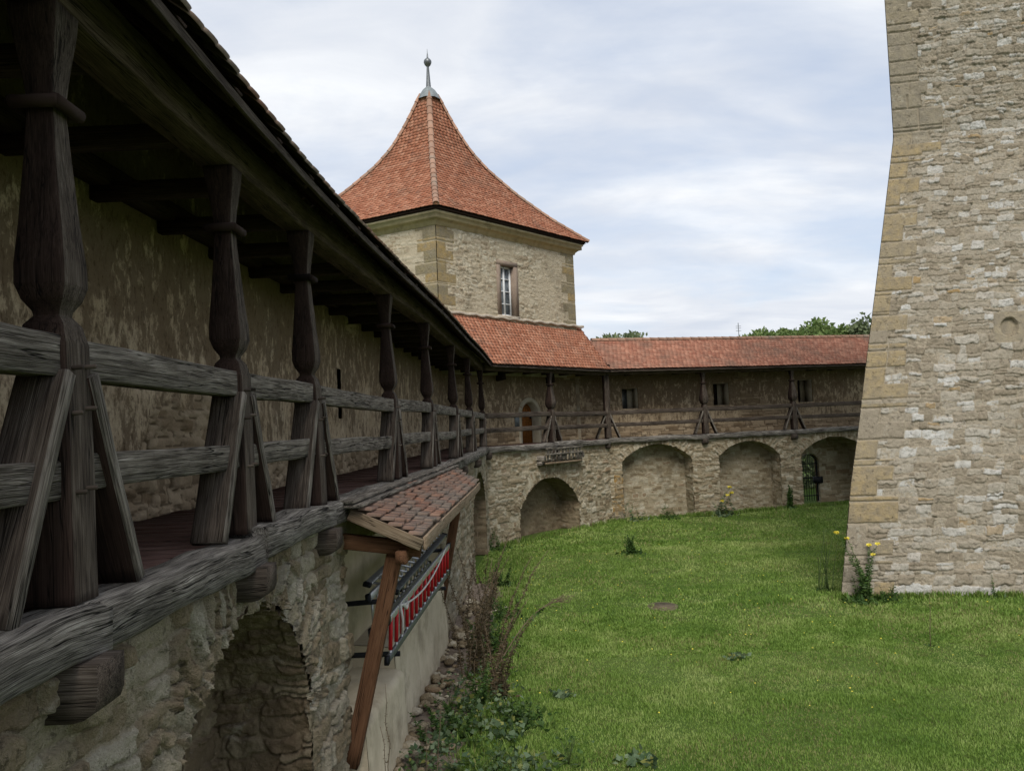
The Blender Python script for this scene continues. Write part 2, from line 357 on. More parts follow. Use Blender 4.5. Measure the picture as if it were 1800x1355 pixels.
M['leaf_tree'] = m_leaf('tree_leaf', (.09, .15, .04), (.22, .29, .10))
M['leaf_pale'] = m_leaf('pale_tree_leaf', (.10, .13, .06), (.21, .25, .13))
M['leaf_brown'] = m_leaf('dry_leaf', (.06, .05, .025), (.17, .125, .07))
M['leaf_red'] = m_leaf('red_creeper_leaf', (.22, .012, .015), (.38, .03, .03))
M['stem'] = m_plain('dry_stem', (.09, .065, .04), (.17, .125, .085), 20)
M['stem_green'] = m_plain('green_stem', (.05, .08, .025), (.09, .13, .04), 20)
M['petal'] = m_plain('yellow_petal', (.75, .62, .06), (.85, .74, .14), 20)
M['bark'] = m_plain('tree_bark', (.05, .04, .03), (.09, .075, .06), 12)

# ---------------------------------------------------------------- frames of the three runs
S = 3.13                                             # top of the sill beam
PX = np.array([-6, 0, 3.16, 5.19, 6.96, 10.38, 13.38, 17.19, 20.46, 24.98, 30]); XX = np.array([-1.62, -1.68, -1.72, -1.73, -1.68, -1.49, -1.30, -1.17, -1.00, -.85, -.70])
def XL(y):
    y = np.asarray(y, float); r = 0
    for k, wgt in ((-1.2, .25), (0, .5), (1.2, .25)): r = r+wgt*np.interp(y+k, PX, XX)
    return r
def fL(u, v, z): u, v, z = np.broadcast_arrays(np.asarray(u, float), v, z); return np.stack([XL(u)+v, u+0., z], -1)
M0 = np.array([-.85, 24.98]); F0 = np.array([3.60, 30.27]); DM = (F0-M0)/np.linalg.norm(F0-M0); LM = np.linalg.norm(F0-M0)
DF = np.array([7.87, 2.1]); DF /= np.linalg.norm(DF); LF = 14.5
def lin(O, D):
    N = np.array([D[1], -D[0]])
    def f(u, v, z):
        u, v, z = np.broadcast_arrays(np.asarray(u, float), v, z)
        return np.stack([O[0]+D[0]*u+N[0]*v, O[1]+D[1]*u+N[1]*v, z+0.], -1)
    return f
fM = lin(M0, DM); fF = lin(F0, DF)
tLM = math.tan(R(20)); tMF = math.tan(R(17.5))
WV = -1.42

def masonry(u, w, ch=.13, sl=.32, seed=0, warp=.025, edge=.03, relief=.03, rough=.012, mort=.0, split=.18, drown_=1., wv=1.):
    """irregular coursed rubble: returns height, rand, stone mask"""
    shp = u.shape; u = u.ravel(); w = w.ravel()
    uu = u+warp*2*fbm(u*2.2, w*2.2, 0, 3, seed)+.3*warp*fbm(u*14, w*14, 0, 2, seed+3)
    ww = w+warp*2.4*wv*fbm(u*1.6+9, w*1.9, 0, 3, seed+1)+.5*warp*fbm(u*11, w*11, 3, 2, seed+2)
    rg = np.random.RandomState(seed+5)
    lo, hi = ww.min()-.5, ww.max()+.5; b = [lo]
    while b[-1] < hi: b.append(b[-1]+ch*rg.uniform(.55, 1.6))
    b = np.array(b); r = np.clip(np.searchsorted(b, ww)-1, 0, len(b)-2); h = b[r+1]-b[r]; fw = ww-b[r]
    ul, uh = uu.min()-1, uu.max()+1; n = int((uh-ul)/(sl*.45))+4
    e0 = np.zeros_like(uu); e1 = np.zeros_like(uu); sid = np.zeros(len(uu), int)
    for k in np.unique(r):
        ix = np.nonzero(r == k)[0]; L = sl*rg.uniform(.45, 1.7, n)*(.6+.5*(b[k+1]-b[k])/ch); e = np.cumsum(L)+ul-rg.uniform(0, sl)
        j = np.clip(np.searchsorted(e, uu[ix])-1, 0, n-2); e0[ix] = e[j]; e1[ix] = e[j+1]; sid[ix] = j+k*1000
    rd = hash01(sid, seed+1)
    sp = (hash01(sid, seed+2) < split) & (h > ch*.85); half = h*(.35+.3*hash01(sid, seed+4)); up = sp & (fw > half)
    dv = np.where(sp, np.where(up, np.minimum(fw-half, h-fw), np.minimum(fw, half-fw)), np.minimum(fw, h-fw))
    sid = np.where(up, sid+500, sid); rd = hash01(sid, seed+1)
    dh = np.minimum(uu-e0, e1-uu)
    d = np.minimum(dv, dh); d = np.where((dv < .03) & (dh < .03), np.minimum(d, .03-np.hypot(.03-dv, .03-dh)), d)
    q = 1-np.clip(d/edge, 0, 1)
    dome = 1-q*q
    amp = .25+1.0*hash01(sid, seed+6)
    ms = sstep(.15, .55, d/edge)
    H = relief*amp*dome+rough*fbm(u*11, w*13, 0, 5, seed+8, .6)+relief*.5*(hash01(sid, seed+9)-.5)*dome
    H = H-mort*(1-ms)
    # stones drowned in mortar
    fl = relief*(.30*drown_-.05+.35*fbm(u*2.1, w*2.1, 5, 3, seed+20))+rough*.8*fbm(u*22, w*30, 0, 3, seed+21)
    drown = H < fl; H = np.maximum(H, fl); ms = np.where(drown, ms*.25, ms)
    return H.reshape(shp), rd.reshape(shp), ms.reshape(shp)

def arch_d(u, z, a):
    """signed distance-like value (<0 inside) of an arched opening a=(u0,u1,z0,zspring,ztop)"""
    u0, u1, z0, zs, zt = a; c = (u0+u1)/2; hw = (u1-u0)/2; rise = zt-zs
    if rise >= hw*.98: rad = hw; zc = zs
    else: rad = (hw*hw+rise*rise)/(2*rise); zc = zt-rad
    dr = np.hypot(u-c, z-zc)-rad
    d = np.where(z > zs, np.maximum(dr, np.abs(u-c)-hw), np.abs(u-c)-hw)
    return np.maximum(d, z0-z), c, zc, rad
def wall(mb, f, u0, u1, z0, z1, v, res, seed=0, arches=(), holes=(), mk=None, ulo=None, uhi=None, kind=None, noise_edge=.03, mi=0, vfun=None, depthdir=1, hang=0., ringk=1., ringw=.34, **kw):
    """masonry face as a relief grid with openings; ulo/uhi shear the ends for mitred corners"""
    n = max(2, int((u1-u0)/res)+1); m = max(2, int((z1-z0)/res)+1)
    uu, zz_ = np.meshgrid(np.linspace(u0, u1, n), np.linspace(z0, z1, m), indexing='ij')
    mu, mw = uu.copy(), zz_.copy(); dmin = np.full(uu.shape, 9.)
    for a in arches:
        d, c, zc, rad = arch_d(uu, zz_, a); dmin = np.minimum(dmin, d)
        ang = np.arctan2(uu-c, zz_-zc); rr = np.hypot(uu-c, zz_-zc)-rad
        ring = (zz_ > a[3]-.02) & (rr < ringw+.1*np.sin(ang*9+seed)) & (rr > -.1)
        mu = np.where(ring, rr*1.0+40, mu); mw = np.where(ring, ang*(rad+.15)*ringk+seed, mw)
    H, rd, ms = masonry(mu, mw, seed=seed, **kw)
    if hang:   # ragged hanging render above the arches
        rag = fbm(uu*13, zz_*1.6, 0, 4, seed+31); H = H+hang*np.clip(rag, -.5, .6)*sstep(.9, .1, dmin)
    bb = np.zeros(uu.shape)
    if kind is not None: H, rd, ms, bb = kind(uu, zz_, H, rd, ms)
    keepv = np.ones(uu.shape, bool)
    ne = noise_edge*fbm(uu*5, zz_*5, 2, 3, seed+40)
    for a in arches:
        d = arch_d(uu, zz_, a)[0]; keepv &= (d+np.abs(ne)*1.3-.004) > 0
    for (a0, a1, b0, b1) in holes: keepv &= ~((uu+ne*.3 > a0) & (uu+ne*.3 < a1) & (zz_ > b0) & (zz_ < b1))
    keep = keepv[:-1, :-1] | keepv[1:, 1:]
    keep = keepv[:-1, :-1] & keepv[1:, 1:] & keepv[1:, :-1] & keepv[:-1, 1:]
    V = v+H*depthdir
    if vfun is not None: V = V+vfun(uu, zz_)
    P = f(uu, V, zz_)
    add_grid(mb, P, keep, np.stack([rd, ms, bb], -1), mi, flip=depthdir > 0)
def niche(mb, f, a, v, depth, res, seed, back=True, mi=0, mib=None, **kw):
    """jambs, soffit and back wall of an arched recess"""
    u0, u1, z0, zs, zt = a; _, c, zc, rad = arch_d(np.array([0.]), np.array([0.]), a)
    ths = math.acos(max(-1, min(1, (zs-zc)/rad)))
    th = np.linspace(-ths, ths, max(6, int(2*ths*rad/(res*3))))
    p = [(u0, z) for z in np.linspace(z0, zs, max(2, int((zs-z0)/(res*3))))][:-1]+[(c+rad*math.sin(t), zc+rad*math.cos(t)) for t in th]+[(u1, z) for z in np.linspace(zs, z0, max(2, int((zs-z0)/(res*3))))][1:]
    p = np.array(p); L = np.r_[0, np.cumsum(np.hypot(*np.diff(p, axis=0).T))]
    n = max(8, int(L[-1]/res)); tt = np.linspace(0, L[-1], n); pu = np.interp(tt, L, p[:, 0]); pz = np.interp(tt, L, p[:, 1])
    du = np.gradient(pu); dz = np.gradient(pz); q = np.hypot(du, dz)+1e-9; nu, nz = dz/q, -du/q
    m = max(3, int((depth+.06)/res)); dd = np.linspace(-.03, depth, m)
    T, D = np.meshgrid(tt, dd, indexing='ij'); H, rd, ms = masonry(D, T, seed=seed, **{**dict(ch=.12, sl=.3), **kw})
    H = H-.02
    P = f(pu[:, None]+nu[:, None]*H, v-D, pz[:, None]+nz[:, None]*H)
    add_grid(mb, P, None, np.stack([rd, ms, 0*rd], -1), mi, flip=True)
    if back: wall(mb, f, u0-.1, u1+.1, z0, zt+.1, v-depth, res*1.3, seed=seed+3, mi=mi if mib is None else mib, **kw)

# ================================================================= GROUND
mb = MB()
def ground_h(x, y): return .05*fbm(x*.25, y*.25, 0, 3, 4)+.02*fbm(x*1.3, y*1.3, 0, 3, 5)
xs = np.linspace(-8, 22, 200); ys = np.linspace(-6, 42, 320); gx, gy = np.meshgrid(xs, ys, indexing='ij')
gz = ground_h(gx, gy)-.03
add_grid(mb, np.stack([gx, gy, gz], -1), at=np.zeros((*gx.shape, 3)), flip=False)
def m_ground():
    t = newmat('lawn_soil'); P = t.pos()
    c = t.mix(t.ramp(t.noise(P, .45, 6, .6), (.38, 0.), (.62, 1.)), (.07, .13, .022), (.11, .165, .04))
    c = t.mix(t.ramp(t.noise(P, 3.5, 6, .65), (.52, 0.), (.68, .6)), c, (.10, .085, .04))
    c = t.mix(.5, c, t.ramp(t.noise(P, 40, 5, .7), (.3, .3), (.7, 1.)), 'MULTIPLY')
    return fin(t, c, .95, t.bump(t.noise(P, 35, 5, .7), .8, .04), .1)
M['ground'] = m_ground()
o = mb.build('lawn', M['ground'], smooth=True); tag(o, kind='structure')
mb = MB(); g = np.linspace(-1, 1, 60); g = np.sign(g)*np.abs(g)**2.2*900; gx, gy = np.meshgrid(g, g, indexing='ij')
add_grid(mb, np.stack([gx, gy, -.25+0*gx], -1), flip=False, at=np.zeros((*gx.shape, 3)))
o = mb.build('ground', M['ground']); tag(o, kind='structure')

# ================================================================= STONE WALLS
def mortar_only(lo_, hi_):
    def k(u, z, H, rd, ms): return H, rd, ms, 0*rd
    return k
wl = thing('stone_wall', (float(XL(4)), 4, 0), 'lime washed rubble wall under and behind the long dark gallery on the left', 'wall')
AL = (3.86, 6.52, 0, 1.55, 2.66)
A5 = (19.6, 23.7, 0, 1.6, 2.55)
mb = MB()
wall(mb, fL, -2, 2.3, -.1, 3.0, -.06, .06, seed=11)
wall(mb, fL, 2.3, 7.72, -.1, 3.0, -.06, .0125, seed=12, arches=[AL], hang=.06, noise_edge=.10, ch=.15, sl=.27, relief=.06, rough=.03, warp=.05, drown_=.45, mort=.012, edge=.022, ringk=2.4, ringw=.42)
wall(mb, fL, 13.75, 25.3, -.1, 3.0, -.06, .03, seed=13, arches=[A5], relief=.045, rough=.02, sl=.2, ch=.115, warp=.045)
wall(mb, fL, 7.72, 13.75, 2.6, 3.0, -.06, .03, seed=14)
mb.build('lower_wall', M['rubble_near'], wl, smooth=True)
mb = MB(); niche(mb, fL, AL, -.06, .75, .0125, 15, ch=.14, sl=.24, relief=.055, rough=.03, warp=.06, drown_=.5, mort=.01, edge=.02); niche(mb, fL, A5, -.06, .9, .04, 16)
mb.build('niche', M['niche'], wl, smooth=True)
mb = MB()  # recessed bay behind the lean-to
uu, zz_ = np.meshgrid(np.linspace(7.72, 13.75, 160), np.linspace(-.1, 2.9, 80), indexing='ij')
P = fL(uu, -.5+.01*fbm(uu*3, zz_*3, 0, 4, 2), zz_); add_grid(mb, P, flip=True, at=0*P)
for ue, s1 in ((7.72, 1), (13.75, -1)):
    vv, zz_ = np.meshgrid(np.linspace(-.5, -.05, 20), np.linspace(-.1, 2.9, 80), indexing='ij')
    P = fL(ue+s1*.012*fbm(vv*4, zz_*4, 0, 3, 3), vv, zz_); add_grid(mb, P, flip=s1 < 0, at=0*P)
mb.build('bay_plaster', M['smooth_plaster'], wl, smooth=True)
mb = MB()  # ledge: two steps of cream render
def ledge(mb, u0, u1, v1, zt, seed):
    prof = [(v1+.06, -.1), (v1+.03, .3), (v1, zt-.05), (v1-.04, zt), (v1-.25, zt+.03), (-.5, zt+.05)]
    n = int((u1-u0)/.04); us = np.linspace(u0, u1, n)
    pv = np.array(prof); L = np.r_[0, np.cumsum(np.hypot(*np.diff(pv, axis=0).T))]; tt = np.linspace(0, L[-1], 40)
    a, b = np.interp(tt, L, pv[:, 0]), np.interp(tt, L, pv[:, 1])
    U, A = np.meshgrid(us, a, indexing='ij'); B = np.broadcast_to(b, U.shape); nz = .02*fbm(U*2.5, B*2.5+A, 0, 4, seed)
    P = fL(U, A+nz, B+nz*.6); add_grid(mb, P, flip=True, at=0*P)
    for ue in (u0, u1):
        c = [(ue, x, y) for x, y in prof]+[(ue, -.5, -.1)]; c = np.array(c); mb.add(fL(c[:, 0], c[:, 1], c[:, 2]), faces=[list(range(len(c)))])
ledge(mb, 7.75, 9.6, .10, .92, 3); ledge(mb, 9.6, 13.72, .0, 1.18, 4)
mb.build('ledge', M['whitewash'], wl, smooth=True)
def back_kind(seed, x0=5.2, x1=9.2):
    def k(u, z, H, rd, ms):
        nse = fbm(u*.6+3, z*.9, 0, 3, seed)+.35*fbm(u*3, z*4, 0, 4, seed+1)
        m1 = sstep(.05, .16, nse+1.2*np.exp(-((u-7.5)/1.25)**2-((z-3.8)/.6)**2)-.33)
        m1 = np.maximum(m1, sstep(.0, .12, .42-(z-S)+.15*fbm(u*3, z*3, 1, 3, seed+2)))
        pl = .035+.016*fbm(u*2.5, z*2.5, 0, 4, seed+4)+.01*fbm(u*14, z*9, 0, 3, seed+5)
        return H*m1+pl*(1-m1), rd, ms, m1
    return k
mb = MB()
wall(mb, fL, -3, 26.2, S-.05, 6.9, WV, .028, seed=21, kind=back_kind(3), holes=[(12.5, 12.72, 4.0, 4.75)], relief=.06, sl=.15, ch=.095, edge=.02, warp=.05, drown_=.5, rough=.02)
mb.build('inner_wall', M['plaster'], wl, smooth=True)
mb = MB(); box(mb, fL, 12.4, 12.85, WV-.6, WV-.25, 3.9, 5.0); mb.build('window_slot', M['opening_shade'], wl)  # dark box behind the slot, its shade is painted
mb = MB(); box(mb, fL, -3, -2.9, WV-.5, .0, -.1, 6.9); mb.build('light_stop_wall', M['plaster'], wl)  # unseen wall added to stop light entering the gallery from behind
mb = MB()
for a, b in zip(np.arange(-3, 26, 2.), np.arange(-1, 28, 2.)): box(mb, fL, a, min(b, 26), WV-1.1, WV-1.0, -.1, 6.8)
mb.build('outer_face', M['rubble'], wl)

wm = thing('stone_wall', (*M0, 0), 'beige rubble wall with one low arch and an orange door, under the square corner tower', 'wall')
A1 = (1.50, 4.82, -.1, .95, 1.93)
mb = MB(); wall(mb, fM, -.12, LM+.03, -.1, 3.0, -.06, .028, seed=31, arches=[A1], hang=.02, ringk=1.6, noise_edge=.05, relief=.045, rough=.02, sl=.2, ch=.115, warp=.045, edge=.02); mb.build('lower_wall', M['rubble'], wm, smooth=True)
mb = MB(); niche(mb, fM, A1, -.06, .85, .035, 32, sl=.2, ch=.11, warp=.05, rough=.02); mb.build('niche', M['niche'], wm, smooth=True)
DR = (3.42, 4.36, S-.1, 4.15, 4.58)
mb = MB(); wall(mb, fM, -.55, LM+.5, S-.05, 7.5, WV, .035, seed=33, kind=back_kind(8), arches=[DR], noise_edge=.01, relief=.045); mb.build('inner_wall', M['plaster'], wm, smooth=True)
def arch_band(mb, f, a, wd_, v0, v1):
    u0, u1, z0, zs, zt = a; _, c, zc, rad = arch_d(np.array([0.]), np.array([0.]), a); ths = math.acos(max(-1, min(1, (zs-zc)/rad)))
    inn = [(u0, z0)]+[(c+rad*math.sin(t), zc+rad*math.cos(t)) for t in np.linspace(-ths, ths, 17)]+[(u1, z0)]
    out = [(u0-wd_, z0)]+[(c+(rad+wd_)*math.sin(t), zc+(rad+wd_)*math.cos(t)) for t in np.linspace(-ths, ths, 17)]+[(u1+wd_, z0)]
    n = len(inn); V = [(p[0], v1, p[1]) for p in inn]+[(p[0], v1, p[1]) for p in out]+[(p[0], v0, p[1]) for p in inn]+[(p[0], v0, p[1]) for p in out]
    V = np.array(V); F = []
    for i in range(n-1): F += [(i, i+1, n+i+1, n+i), (2*n+i, i, i+1, 2*n+i+1)[::-1], (n+i, n+i+1, 3*n+i+1, 3*n+i)]
    mb.add(f(V[:, 0], V[:, 1], V[:, 2]), faces=F, at=V)
mb = MB(); arch_band(mb, fM, DR, .17, WV-.32, WV+.055); mb.build('door_surround', M['pale_stone'], wm)
door = MB()
for i in range(6): box(door, fM, 3.42+i*.157, 3.42+i*.157+.150, WV-.30, WV-.25, S-.05, 4.62)
door = door.build('door', M['wood_door'], wm)
mb = MB()
for z in (3.55, 4.2): box(mb, fM, 3.46, 4.2, WV-.25, WV-.235, z, z+.05)
mb.build('hinge', M['iron'], door)
mb = MB(); box(mb, fM, 4.22, 4.28, WV-.25, WV-.20, 3.98, 4.12); mb.build('handle', M['iron'], door)
for nm, u, z in (('corbel_stone', 2.2, 5.35), ('corbel_stone', 5.0, 5.3)):
    mb = MB(); timber(mb, [fM(u, WV-.1, z+.1), fM(u, WV+.35, z+.15)], .16, .3, seed=int(u)); mb.build(nm, M['wood_dark'], wm)

wf = thing('stone_wall', (*F0, 0), 'beige rubble wall of three wide arches with a barred gate, behind the far end of the lawn', 'wall')
A2 = (.50, 3.40, -.1, 2.22, 2.82); A3 = (4.58, 7.30, -.1, 2.17, 2.76); A4 = (8.30, 11.5, -.1, 2.12, 2.76)
mb = MB()
def fkind(u, z, H, rd, ms):
    q = ((u < .52) & (u > .12) & (z < 1.75) & (z > .9)) | ((u < .5) & (u > .0) & (z <= .9))
    return H, rd, ms, np.where(q, .5, 0)
wall(mb, fF, -.03, LF, -.1, 3.0, -.06, .028, seed=41, arches=[A2, A3, A4], hang=.02, ringk=1.6, noise_edge=.05, relief=.045, rough=.02, kind=fkind, sl=.2, ch=.115, warp=.045, edge=.02)
mb.build('lower_wall', M['rubble'], wf, smooth=True)
mb = MB(); niche(mb, fF, A2, -.06, .6, .035, 42, sl=.2, ch=.11, warp=.05, rough=.02); niche(mb, fF, A3, -.06, .65, .035, 43, sl=.2, ch=.11, warp=.05, rough=.02); niche(mb, fF, A4, -.06, 1.25, .035, 44, back=False)
GT = (9.05, 9.98, -.1, 1.62, 2.06)
wall(mb, fF, 8.1, 11.6, -.1, 2.9, -1.31, .04, seed=45, arches=[GT], noise_edge=.02)
GN = (9.05, 9.98, -.1, 1.62, 2.06); niche(mb, fF, GN, -1.31, .2, .05, 46, back=False)
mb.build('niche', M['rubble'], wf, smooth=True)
mb = MB()
hs = [(1.2, 1.85, 4.25, 5.05), (5.25, 5.95, 4.25, 5.15), (9.25, 9.95, 4.25, 5.2)]
wall(mb, fF, -.5, LF, S-.05, 6.75, WV, .035, seed=47, kind=back_kind(14), holes=hs, relief=.045); mb.build('inner_wall', M['plaster'], wf, smooth=True)
for i, (a, b, c, d) in enumerate(hs):
    mb = MB()
    for q in ((a-.02, a, WV-.5, WV+.005, c, d), (b, b+.02, WV-.5, WV+.005, c, d), (a, b, WV-.5, WV+.005, c-.02, c), (a, b, WV-.5, WV+.005, d, d+.02)): box(mb, fF, *q)
    box(mb, fF, a-.02, a+.18, WV-.52, WV-.5, c, d); box(mb, fF, b-.22, b+.02, WV-.52, WV-.5, c, d)
    o = mb.build('window_slot', M['pale_stone'], wf)
    mb = MB(); box(mb, fF, a+.15, b-.18, WV-.62, WV-.56, c, d); mb.build('shutter', M['wood_dark'] if i else M['steel_dark'], o)
mb = MB()
for a in np.arange(-.3, LF, 2.):
    b = min(a+2, LF)
    if not (a < 9.98 and b > 9.05): box(mb, fF, a, b, WV-1.1, WV-1.0, -.2, 6.7)
box(mb, fF, 7.7, 9.05, WV-.2, WV-.12, -.2, 3.0); box(mb, fF, 10.0, 11.7, WV-.2, WV-.12, -.2, 3.0); box(mb, fF, 7.7, 11.7, WV-1.1, WV-1., 2.9, 6.7)
mb.build('outer_face', M['rubble'], wf)
gate = MB()
arch_band(gate, fF, (9.12, 9.92, .02, 1.62, 1.99), .045, -1.42, -1.37)
gate = gate.build('gate', M['iron'], wf)
for i in range(7):
    u = 9.12+.8*(i+.5)/7; d = 1.98-(((u-9.52)/.4)**2)*.36
    mb = MB(); tube(mb, [fF(u, -1.395, .05), fF(u, -1.395, d)], .012); mb.build('bar', M['iron'], gate)
for z in (.25, 1.0, 1.6):
    mb = MB(); box(mb, fF, 9.1, 9.94, -1.41, -1.38, z, z+.035); mb.build('cross_bar', M['iron'], gate)
mb = MB(); box(mb, fF, 9.70, 10.12, -1.36, -1.24, .78, 1.06); mb.build('lock_box', M['iron'], gate)

# ================================================================= TILES
def tiles(mb, f, u0, u1, v0, z0, v1, z1, tw=.17, ex=.15, seed=0, ulo=None, uhi=None, lift=.026, thick=.022, rnd=.5, hfun=None, flat=False, jit=.004, mi=0):
    """beaver-tail tiles, rows from the eave (v0,z0) up to (v1,z1)"""
    rg = np.random.RandomState(seed); Ls = math.hypot(v1-v0, z1-z0); nr = int(Ls/ex); ex = Ls/nr
    sv, sz_ = (v1-v0)/Ls, (z1-z0)/Ls; nv, nz = -sz_, sv
    if nz < 0: nv, nz = -nv, -nz
    arc = np.linspace(0, np.pi, 6)
    prof = [(-.5, 1.25)]+[(-.5*math.cos(a), .18-.22*math.sin(a)) for a in arc]+[(.5, 1.25)] if not flat else [(-.5, 1.25), (-.5, 0), (-.25, 0.02), (.25, -.02), (.5, 0), (.5, 1.25)]
    prof = np.array(prof); k = len(prof)
    for r in range(nr):
        s0 = r*ex; vm = v0+sv*s0
        a0 = u0+(ulo(vm) if ulo else 0); a1 = u1+(uhi(vm) if uhi else 0)
        n = max(1, int(round((a1-a0)/tw))); us = a0+(np.arange(n)+.5)*(a1-a0)/n+(tw/2 if r % 2 else 0)
        if r % 2: us = us[:-1] if n > 1 else us
        n = len(us)
        if n == 0: continue
        jl = rg.uniform(0, jit*2, n)
        U = us[:, None]+prof[None, :, 0]*tw*.97+rg.normal(0, jit*.4, (n, 1)); Sx = s0+prof[None, :, 1]*ex+rg.normal(0, jit, (n, 1))
        frac = np.clip(prof[None, :, 1]/1.25, 0, 1); up = lift*(1-frac)+jl[:, None]
        for lay in (0, 1):
            q = up-(thick if lay else 0)
            V = v0+sv*Sx+nv*q; Z = z0+sz_*Sx+nz*q
            if hfun is not None: Z = Z+hfun(U, Sx)
            P = f(U, V, Z); P1 = P if lay == 0 else P1; P2 = P
        V3 = np.concatenate([P1, P2], 1).reshape(-1, 3); b = np.arange(n)[:, None]*2*k
        top = b+np.arange(k)[None]; loops = [top]; sizes = [np.full((n, 1), k)]
        for j in range(k-1):
            loops.append(np.concatenate([b+j, b+k+j, b+k+j+1, b+j+1], 1)); sizes.append(np.full((n, 1), 4))
        cr = rg.uniform(0, 1, n)
        mb.add(V3, loops=np.concatenate(loops, 1).ravel(), sizes=np.concatenate(sizes, 1).ravel(), at=np.repeat(np.stack([cr, rg.uniform(0, 1, n), cr], -1), 2*k, 0), mi=mi)
def ridge(mb, pts, r=.09, ln=.34, seed=0, mi=0):
    pts = np.array(pts, float); L = np.r_[0, np.cumsum(np.linalg.norm(np.diff(pts, axis=0), axis=1))]; n = int(L[-1]/ln); rg = np.random.RandomState(seed)
    P = lambda t: np.array([np.interp(t, L, pts[:, k]) for k in range(3)])
    for i in range(n):
        a, b = P(i*L[-1]/n), P(min(L[-1], (i+1.12)*L[-1]/n)); T = (b-a)/np.linalg.norm(b-a); s_ = np.cross(T, [0, 0, 1]); s_ /= np.linalg.norm(s_); u = np.cross(s_, T)
        th = np.linspace(-.35, np.pi+.35, 9); ring = []
        for c, rr in ((a, r*1.15), (b, r*.92)):
            ring.append([c+s_*math.cos(q)*rr+u*(math.sin(q)*rr*.8) for q in th])
        V = np.array(ring[0]+ring[1]); F = [(j, j+1, 10+j, 9+j) for j in range(8)]+[tuple(range(9))]
        mb.add(V, faces=F, at=np.array([rg.uniform(), rg.uniform(), 0]), mi=mi)

# ================================================================= GALLERIES
LV = [(0, .1, .1), (.5, .1, .1), (1.02, .098, .098), (1.10, .080, .080), (1.135, .052, .052), (1.155, .055, .055), (1.20, .084, .084), (1.26, .101, .101), (1.34, .100, .100), (1.52, .084, .084), (1.8, .064, .064),
      (1.95, .056, .056), (2.03, .056, .056), (2.1, .062, .062), (2.2, .075, .075), (2.32, .092, .092), (2.40, .098, .098)]
def post_mesh(mb, lv, seed, lean=0., mi=0, c=.88, w=1.):
    z = np.array([l[0] for l in lv]); hw = np.array([l[1] for l in lv])*w
    zi = np.unique(np.r_[z, np.linspace(z[0], z[-1], 60)]); h = np.interp(zi, z, hw)
    sec = np.array([(-c, -1), (0, -1), (c, -1), (1, -c), (1, 0), (1, c), (c, 1), (0, 1), (-c, 1), (-1, c), (-1, 0), (-1, -c)]); m = len(sec); n = len(zi)
    A = sec[None, :, 0]*h[:, None]; B = sec[None, :, 1]*h[:, None]; Zg = zi[:, None]+0*A
    A2 = A+.003*fbm(A*12, B*12, Zg*4, 3, seed); B2 = B+.003*fbm(A*12+4, B*12, Zg*4, 3, seed+1)-lean*Zg
    P = np.stack([A2, B2, Zg], -1); at = np.stack([Zg+seed*3.3, A+seed, B], -1)
    i = np.arange(n-1)[:, None]*m; j = np.arange(m)[None]; j2 = (j+1) % m; f = np.stack([i+j, i+j2, i+m+j2, i+m+j], -1).reshape(-1, 4)
    mb.add(P.reshape(-1, 3), loops=np.r_[f.ravel(), np.arange(m)[::-1], (n-1)*m+np.arange(m)], sizes=[4]*len(f)+[m, m], at=at.reshape(-1, 3), mi=mi)
    # court-side faces grey, rest dark: face order -> sections
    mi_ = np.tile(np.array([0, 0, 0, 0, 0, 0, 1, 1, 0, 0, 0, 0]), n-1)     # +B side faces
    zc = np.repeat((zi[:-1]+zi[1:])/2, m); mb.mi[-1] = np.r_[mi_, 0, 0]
LVF = [(0, .1, .1), (.5, .1, .1), (1.04, .098, .098), (1.10, .085, .085), (1.135, .065, .065), (1.16, .07, .07), (1.22, .11, .11), (1.32, .135, .135), (1.42, .132, .132), (1.6, .105, .105), (1.8, .08, .08),
      (1.95, .062, .062), (2.03, .055, .055), (2.1, .05, .05), (2.2, .055, .055), (2.32, .075, .075), (2.40, .09, .09)]
